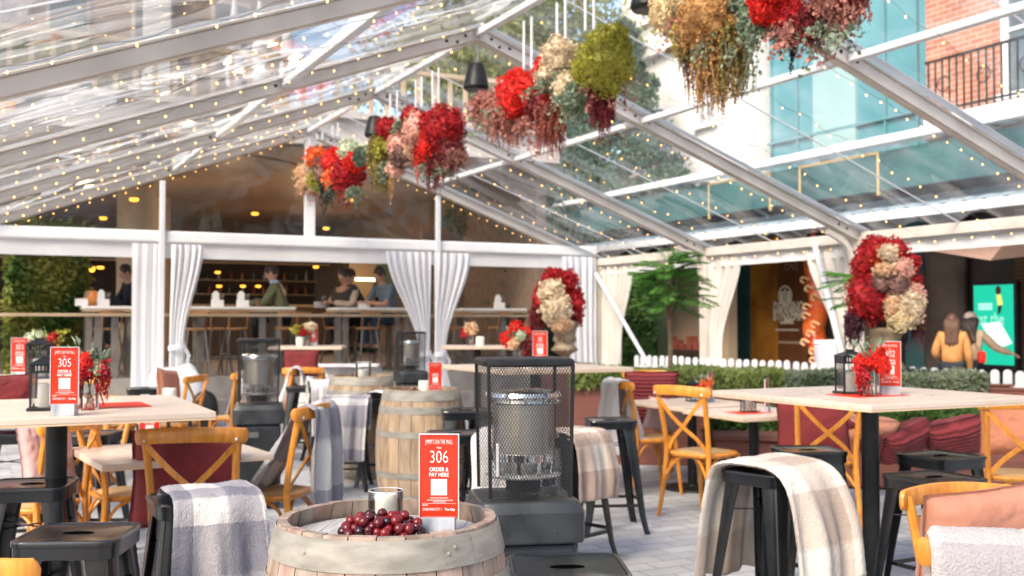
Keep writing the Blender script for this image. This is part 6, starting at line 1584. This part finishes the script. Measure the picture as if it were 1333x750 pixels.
wallbox('timber_slats', 1322, 300, 1400, 480, SU, .06, wavemat('timber slats', (.07,.035,.015), (.20,.10,.05), 5, axis='Z', distort=0, bump=.4), shop, 0, 3.2)
def walltext(s, px, py, u, size, m, parent, **k):
    p = WP(px, py, u); o = text_obj(s, size, m, parent, tuple(p), rot=(PI/2, 0, -PI/2), **k); return o
wi = mat('cream window lettering', (.75,.66,.5), rough=.5)
pz = WP(1022, 385, SU-.02)
mb = MB(); 
ring = lambda r: [(pz.x, pz.y+r*math.cos(a), pz.z+r*math.sin(a)) for a in [2*PI*k/32 for k in range(32)]]
mb.loft([ring(.20), ring(.165)], cap=False); mb.box((pz.x, pz.y, pz.z-.02), (.004, .05, .30))
mb.box((pz.x, pz.y+.10, pz.z-.02), (.004, .10, .22)); mb.box((pz.x, pz.y-.10, pz.z-.02), (.004, .10, .22)); mb.obj('round_emblem', wi, shop, smooth=False)
walltext('DEFINING', 1026, 401, SU-.02, .30, wi, shop, xs=.62, bold=.04)
walltext('BYNXEMM', 1026, 410.5, SU-.02, .30, wi, shop, xs=.62, bold=.04)
q = WP(1024, 420, SU-.02); mb = MB(); mb.box((q.x, q.y, q.z), (.004, .38, .05)); mb.box((q.x, q.y-.02, q.z+.05), (.004, .2, .05)); mb.box((q.x, q.y, q.z-.14), (.004, .66, .03)); mb.obj('small_emblem', wi, shop, smooth=False)
walltext('ON2', 1030, 348, SU-.02, .20, mat('faint lettering', (.30,.2,.15), rough=.5), shop, xs=.9)
# canopy
can = troot('glazed_canopy', 'curved blue grey glass canopy with white gutter running along the shops', 'canopy')
CU, CZ = 7.0, 4.0
v0c, v1c = -13.0, 5.5
def prof(t):  # t 0 outer .. 1 wall
    return (CU+2.5*t, CZ+.42*math.sin(t*PI/2))
nb = 44
mb = MB(); mb.sheet(lambda s, t: (prof(t)[0], v0c+(v1c-v0c)*s, prof(t)[1]+.02*math.sin(s*nb*2*PI)), nb*6, 10); mb.obj('canopy_glass', M['canopyglass'], can)
for k in range(0, nb+1, 2):
    mb = MB(); v = v0c+(v1c-v0c)*k/nb; mb.bar([(prof(t)[0], v, prof(t)[1]+.04) for t in [j/8 for j in range(9)]], .05, .07, up=(0,1,0)); mb.obj('rib', M['white_paint'], can, smooth=False)
mb = MB(); mb.box((CU-.06, (v0c+v1c)/2, CZ-.02), (.09, v1c-v0c, .08)); mb.obj('gutter', M['white_paint'], can, smooth=False, bevel=.02)
mb = MB(); mb.box((CU+.05, (v0c+v1c)/2, CZ-.42), (.08, v1c-v0c, .55)); mb.obj('fascia', M['deepteal'], can, smooth=False)
for k in range(7):
    v = v0c+.8+k*3; mb = MB(); mb.tube([(CU+.05, v, CZ-.1), (SU, v, CZ-.1)], .04, 6); mb.tube([(CU+.3, v, CZ-.1), (SU, v, CZ-1.0)], .03, 6); mb.obj('bracket', M['alu'], can)
la = troot('corrugated_awning', 'low pale blue corrugated awning under the glass canopy', 'awning')
mb = MB(); mb.sheet(lambda s, t: (6.7+1.9*t, -9+14*s, 2.95+.42*t+.035*math.sin(s*14*2*PI*3.2)), 560, 2); mb.obj('corrugated_sheet', mat('pale blue corrugated sheet', (.16,.22,.27), (.34,.41,.46), rough=.35, scale=1.5), la)
mb = MB(); mb.box((6.68, -2, 2.9), (.05, 14, .12)); mb.obj('front_edge', M['alu_w'], la, smooth=False)
for k in range(2, 4):
    fr_ = MB(); v = -8.2+k*2.3; z = 3.55
    for s_ in (-1, 1): fr_.box((7.02, v+s_*.8, z), (.03, .04, .62))
    fr_.box((7.02, v, z+.3), (.03, 1.6, .04)); fr_.obj('gilt_frame', mat('gilt frame', (.55,.38,.16), rough=.4), can, smooth=False)
sg = troot('hanging_awning', 'peach awning wedge projecting below the canopy at the right', 'awning')
a, b, c_, d_ = WP(1183, 318, 7.2), WP(1311, 314, 7.2), WP(1290, 339, 7.2), WP(1183, 322, 7.2)
mb = MB(); mb.loft([[a, b, c_, d_], [q+Vector((1.2,0,.12)) for q in (a, b, c_, d_)]]); mb.obj('awning_panel', mat('peach canvas', (.75,.48,.36), (.8,.55,.42), rough=.8, trans=.3), sg, smooth=False)
walltext('OR', 1322, 305, 7.25, .26, M['white_ink'], can, xs=1.1, bold=.03)
# lit green advertising screen
ad = troot('advertising_screen', 'tall lit green advertising screen with a tilted white card on it', 'screen')
A0, A1 = WP(1268, 372, SU-.45), WP(1319, 476, SU-.45); aw, ah = abs(A0.y-A1.y), abs(A0.z-A1.z); ac = Vector((SU-.45, (A0.y+A1.y)/2, (A0.z+A1.z)/2))
mb = MB(); mb.box(ac+Vector((.07,0,-.1)), (.12, aw+.08, ah+.3)); mb.obj('housing', M['black'], ad, smooth=False, bevel=.01)
M['adgreen'] = emis('lit green screen', (.02,.60,.38), .42); M['adwhite'] = emis('lit white card', (.75,1,.92), .5); M['adink'] = emis('lit pale lettering', (.45,.9,.75), .45)
mb = MB(); mb.box(ac, (.012, aw, ah)); mb.obj('display', M['adgreen'], ad, smooth=False)
def adp(x, z, e=.008): return ac+Vector((-e, -x*aw/2, z*ah/2))    # x to the right as seen from the lane
mb = MB(); cq = [adp(*q) for q in ((-.62,.02),(.35,.08),(.95,-.45),(.15,-.62))]; mb.loft([cq, [p+Vector((-.004,0,0)) for p in cq]]); mb.obj('white_card', M['adwhite'], ad, smooth=False)
mb = MB(); mb.ball(adp(.28,.86), (.004,.05,.07), 10, 8); mb.obj('figure_head', mat('printed brown', (.16,.09,.05)), ad)
mb = MB(); mb.loft([[adp(.18,.76), adp(.42,.76), adp(.50,.5), adp(.25,.48)], [p+Vector((-.004,0,0)) for p in [adp(.18,.76), adp(.42,.76), adp(.50,.5), adp(.25,.48)]]]); mb.obj('figure_shirt', emis('printed yellow', (.75,.8,.2), .45), ad, smooth=False)
mb = MB(); q4 = [adp(.26,.48), adp(.46,.48), adp(.38,.3), adp(.24,.26)]; mb.loft([q4, [p+Vector((-.004,0,0)) for p in q4]]); mb.obj('figure_legs', mat('printed dark', (.05,.05,.04)), ad, smooth=False)
o = text_obj('just the', .26, M['adink'], ad, tuple(adp(-.25,.14)), rot=(PI/2,0,-PI/2), xs=.7)
mb = MB()
for z_ in (.52,.46,.40): p = adp(-.4, z_); mb.box(p, (.004, aw*.36, .03))
mb.obj('fine_print', M['adink'], ad, smooth=False)
# orange sculpture
sc_ = troot('sculpture', 'tall orange and red curling sculpture in front of the shop window', 'sculpture', SU-1.2, TV(1066, SU-1.2), 0)
rn = random.Random(4); mb = MB()
mb.tube(spline([(0,.1,.2),(0,-.05,.8),(.05,.18,1.3),(0,.0,1.8),(0,.2,2.5),(0,.1,3.0)], 8), [.04+.15*math.sin(PI*min(1,k/40+.05)) for k in range(41)], 12); mb.obj('body', mat('orange red lacquer', (.55,.06,.015), (.75,.16,.03), rough=.3, scale=2.5), sc_)
mb = MB()
for k in range(16):
    z = .5+.15*k; x = .22*math.sin(k*1.9)
    mb.tube(spline([(-.19,x*.6-.10,z),(-.22,x*.6+.02,z+.05),(-.21,x*.6+.08,z-.01),(-.19,x*.6+.02,z-.05)], 4), .02, 6)
mb.obj('curls', mat('pale orange curls', (.80,.45,.22), rough=.5), sc_)

# upper storeys along the lane
def winrow(parent, u, vs, zs, w, h, frame, glass, arch=False, depth=.12):
    for v in vs:
        for z in zs:
            mb = MB()
            for s_ in (-1, 1): mb.box((u-.03, v+s_*(w/2+.04), z), (depth, .09, h+.18))
            mb.box((u-.03, v, z+h/2+.045), (depth, w, .09)); mb.box((u-.06, v, z-h/2-.05), (depth+.08, w+.26, .09)); mb.box((u-.02, v, z), (.05, w, .05)); mb.box((u-.02, v, z), (.051, .05, h))
            f = mb.obj('window', frame, parent, smooth=False)
            g = MB(); g.box((u, v, z), (.03, w, h)); g.obj('pane', glass, f, smooth=False)
bb = troot('brick_building', 'orange brick townhouse with white window frames above the canopy at the upper right', 'building')
mb = MB(); mb.box((13.0, -10.1, 8.4), (6, 15, 9.4)); mb.obj('wall', M['brick'], bb, smooth=False)
mb = MB(); mb.box((9.96, -10.1, 4.62), (.12, 15.1, .2)); mb.box((9.96, -10.1, 7.9), (.14, 15.1, .25)); mb.obj('string_course', M['render'], bb, smooth=False)
winrow(bb, 9.98, [-4.75,-7.5,-10.2,-13], [6.0, 9.6], 1.0, 2.0, M['white_paint'], M['winglass'])
for v in (-4.75,-7.5,-10.2):
    mb = MB()
    for q in range(9): 
        a0, a1 = PI*q/8, PI*(q+1)/8
    mb.bar([Vector((9.93, v+.95*math.cos(PI*q/12), 7.2+.35*math.sin(PI*q/12))) for q in range(13)], .08, .16, up=(1,0,0)); mb.obj('arch_trim', M['render'], bb, smooth=False)
blc = MB(); blc.box((9.55, -5.6, 4.64), (.8, 4.6, .14)); b_ = blc.obj('balcony', M['render'], bb, smooth=False)
rl = MB()
for k in range(34):
    v = -7.45+k*.136; rl.box((9.2, v-.4, 5.14), (.022, .022, .9))
rl.box((9.2,-5.6,5.6),(.04,4.6,.04)); rl.box((9.2,-5.6,4.80),(.03,4.6,.03)); 
for k in range(6): rl.tube([(9.2, -7.4+k*.75+.12*math.cos(a), 5.2+.12*math.sin(a)) for a in [2*PI*j/14 for j in range(15)]], .012, 4)
rl.obj('railing', M['blackm'], b_, smooth=False)
tb = troot('glass_office_block', 'teal glass office block rising between the white and brick buildings', 'building')
mb = MB(); mb.box((13.6, -.25, 11), (6, 4.6, 18)); mb.obj('wall', M['tealglass'], tb, smooth=False)
mb = MB()
mb.box((10.57, .15, 11), (.08, 1.15, 18)); mb.obj('pale_panel', M['paleteal'], tb, smooth=False)
mb = MB()
for z in (5.2, 8.4, 11.6): mb.box((10.57, -.25, z), (.1, 4.7, .05))
for v in (-1.9, -1.15, 1.2, 2.0): mb.box((10.57, v, 11), (.07, .04, 18))
mb.obj('mullions', mat('teal mullion', (.10,.24,.27), rough=.4), tb, smooth=False)
wb = troot('white_building', 'white rendered building with plain recessed windows beyond the teal block', 'building')
mb = MB(); mb.box((13.2, 4.75, 5.5), (6.2, 4.7, 11)); mb.obj('wall', M['render'], wb, smooth=False)
mb = MB(); mb.box((10.0, 4.75, 7.9), (.25, 4.9, .22)); mb.box((10.0, 4.75, 11.0), (.4, 5.0, .25)); mb.obj('cornice', M['render'], wb, smooth=False)
winrow(wb, 10.09, [3.6, 5.9], [6.6, 9.5], .55, 1.5, M['render'], mat('pale grey glass', (.35,.38,.4), rough=.2), depth=.06)
# brown building beyond the restaurant, pale tower at far left
nb_ = troot('brown_building', 'big brown stone building seen through the left roof film behind the restaurant', 'building')
M['brownstone'] = mat('brown stone', (.24,.17,.13), (.36,.27,.22), rough=.8, scale=.7, detail=8)
mb = MB(); mb.box((-8.0, 24, 9.5), (26, 8, 19)); mb.obj('wall', M['brownstone'], nb_, smooth=False)
mb = MB()
for z in (6.5, 9.6, 12.7): mb.box((-8.0, 19.93, z), (26.1, .3, .25))
mb.obj('string_course', M['fascia'], nb_, smooth=False)
for k in range(10):
    u = -19.5+k*2.5
    for z in (8.0, 11.1, 14.2):
        mb = MB(); mb.box((u, 19.96, z), (1.25, .12, 1.9)); mb.box((u, 19.9, z-1.0), (1.5,.3,.1)); f = mb.obj('window', M['fascia'], nb_, smooth=False)
        g_ = MB(); g_.box((u, 19.88, z), (1.05, .05, 1.7)); g_.obj('pane', M['winglass'], f, smooth=False)
for u in (-14.3, -6.8, .6):
    mb = MB(); mb.box((u, 19.7, 8.7), (.8, .5, 7.4)); mb.obj('pilaster', M['render'], nb_, smooth=False)
gt = troot('pale_glass_tower', 'pale turquoise glass tower beyond the left edge of the roof', 'building')
mb = MB(); mb.box((-25, 14, 12), (9, 10, 24)); mb.obj('wall', mat('pale turquoise glass', (.40,.58,.60), (.60,.74,.74), rough=.15, scale=.3), gt, smooth=False)
mb = MB()
for k in range(11): mb.box((-25, 8.96, 2+2*k), (9.05, .1, .12))
for k in range(6): mb.box((-29.2+k*1.68, 8.97, 12), (.08,.1,24))
mb.obj('mullions', M['alu_w'], gt, smooth=False)

# trees
def tree(label, px, py, d, rad, zc, hgt, m, seed, n=9000, leaf=.16, clumps=26, squash=1.0, conifer=False):
    rn = random.Random(seed); x, y = XY(px, d); root = thing('tree', label, 'tree', (x, y, 0), 0, None)
    mb = MB(); mb.tube(spline([(0,0,0),(.1,0,zc*.4),(-.05,.05,zc*.8),(0,0,zc+hgt*.2)], 5), [.22*(1-k/19) +.03 for k in range(16)], 8)
    cl = []
    for k in range(clumps):
        if conifer:
            t = k/clumps; a = k*2.4; r0 = rad*(1-t)*.85; c = Vector((math.cos(a)*r0, math.sin(a)*r0, zc-hgt+2*hgt*t)); s = rad*.34*(1.15-t)
        else:
            dv = rnd_dir(rn); q = rn.uniform(.35, .95); c = Vector((dv.x*rad*q, dv.y*rad*q, zc+dv.z*hgt*q)); s = rad*rn.uniform(.22, .38)
        cl.append((c, s))
        b0 = Vector((0,0,max(.5, min(c.z, zc)*.75 if not conifer else c.z+.1))); mb.tube(spline([b0, (b0+c)/2+Vector((0,0,.15)), c], 4), [.06,.055,.05,.045,.04,.03,.02,.012,.008], 5)
    mb.obj('trunk', M['bark'], root)
    lf = MB()
    for k in range(n):
        c, s = cl[k % clumps]; dv = rnd_dir(rn); q = rn.random()**.35; p = c+Vector((dv.x*s*q*1.25, dv.y*s*q*1.25, dv.z*s*q*.8))
        lf.leaf(p, leaf*rn.uniform(.6,1.3), leaf*.5, (dv+rnd_dir(rn)+Vector((0,0,-.3))).normalized(), rnd_dir(rn), .12)
    lf.obj('crown', m, root, smooth=False)
tree('yellow green broadleaf tree behind the rear roof bays in the middle', 690, 60, 27, 3.4, 8.4, 2.6, M['yellowgreen'], 1, 14000, .2, 34)
tree('tall yellow green tree further left of the middle, beyond the restaurant roof', 590, 60, 33, 3.0, 9.3, 2.6, M['yellowgreen'], 2, 9000, .2, 26)
tree('dark blue green conifer against the white building', 815, 240, 23.5, 2.0, 5.0, 3.2, M['darktree'], 3, 15000, .14, 44, conifer=True)
tree('second dark conifer left of the first, lower and broader', 745, 250, 24.5, 1.9, 4.4, 2.7, M['darktree'], 4, 12000, .14, 36, conifer=True)
tree('bright green low tree beside the pavilion roof', 650, 270, 22, 1.3, 4.0, 1.3, M['leafy'], 5, 6000, .13, 18)
tree('leafy street tree left of the brown building', 45, 160, 26, 2.2, 7.2, 1.6, M['yellowgreen'], 6, 7000, .18, 20)
# tall ivy hedge outside the rear right bay
iv = troot('ivy_screen', 'tall dark green ivy screen outside the rear bay beside the cream curtain', 'hedge', 0, 0)
rn = random.Random(12); mb = MB(); ua, ub = 6.0, 6.6; va, vb = TV(800, 6.2), TV(862, 6.2)
def ivf(r):
    v = r.uniform(min(va, vb), max(va, vb)); z = r.uniform(0, 2.5); return Vector((6.0+.12*mnoise.noise(Vector((v*2,z*2,0)))+r.uniform(-.05,.08), v, z)), Vector((-1,0,0))
leafmass(mb, rn, ivf, 7000, .11, .07, up=-.4); mb.obj('foliage', M['leafy'], iv, smooth=False)
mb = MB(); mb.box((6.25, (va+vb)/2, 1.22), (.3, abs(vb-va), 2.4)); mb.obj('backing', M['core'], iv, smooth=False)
# blurred shop interior between ivy and curtain
si = troot('kiosk', 'small lit kiosk with stacked orange goods glimpsed behind the fern tree', 'kiosk', 8.2, TV(880, 8.2), 0)
mb = MB(); mb.box((.4, 0, 1.3), (.2, 2.6, 2.6)); mb.obj('back_panel', M['beige'], si, smooth=False)
mb = MB(); mb.box((0, 0, .45), (.5, 2.2, .9)); mb.obj('counter', M['bronze'], si, smooth=False)
mb = MB()
for k in range(9): mb.box((.05, -.95+k*.24, .95+.04*(k%3)), (.2,.13,.1+.08*(k%3)))
mb.obj('goods', M['rust strands'], si, smooth=False)
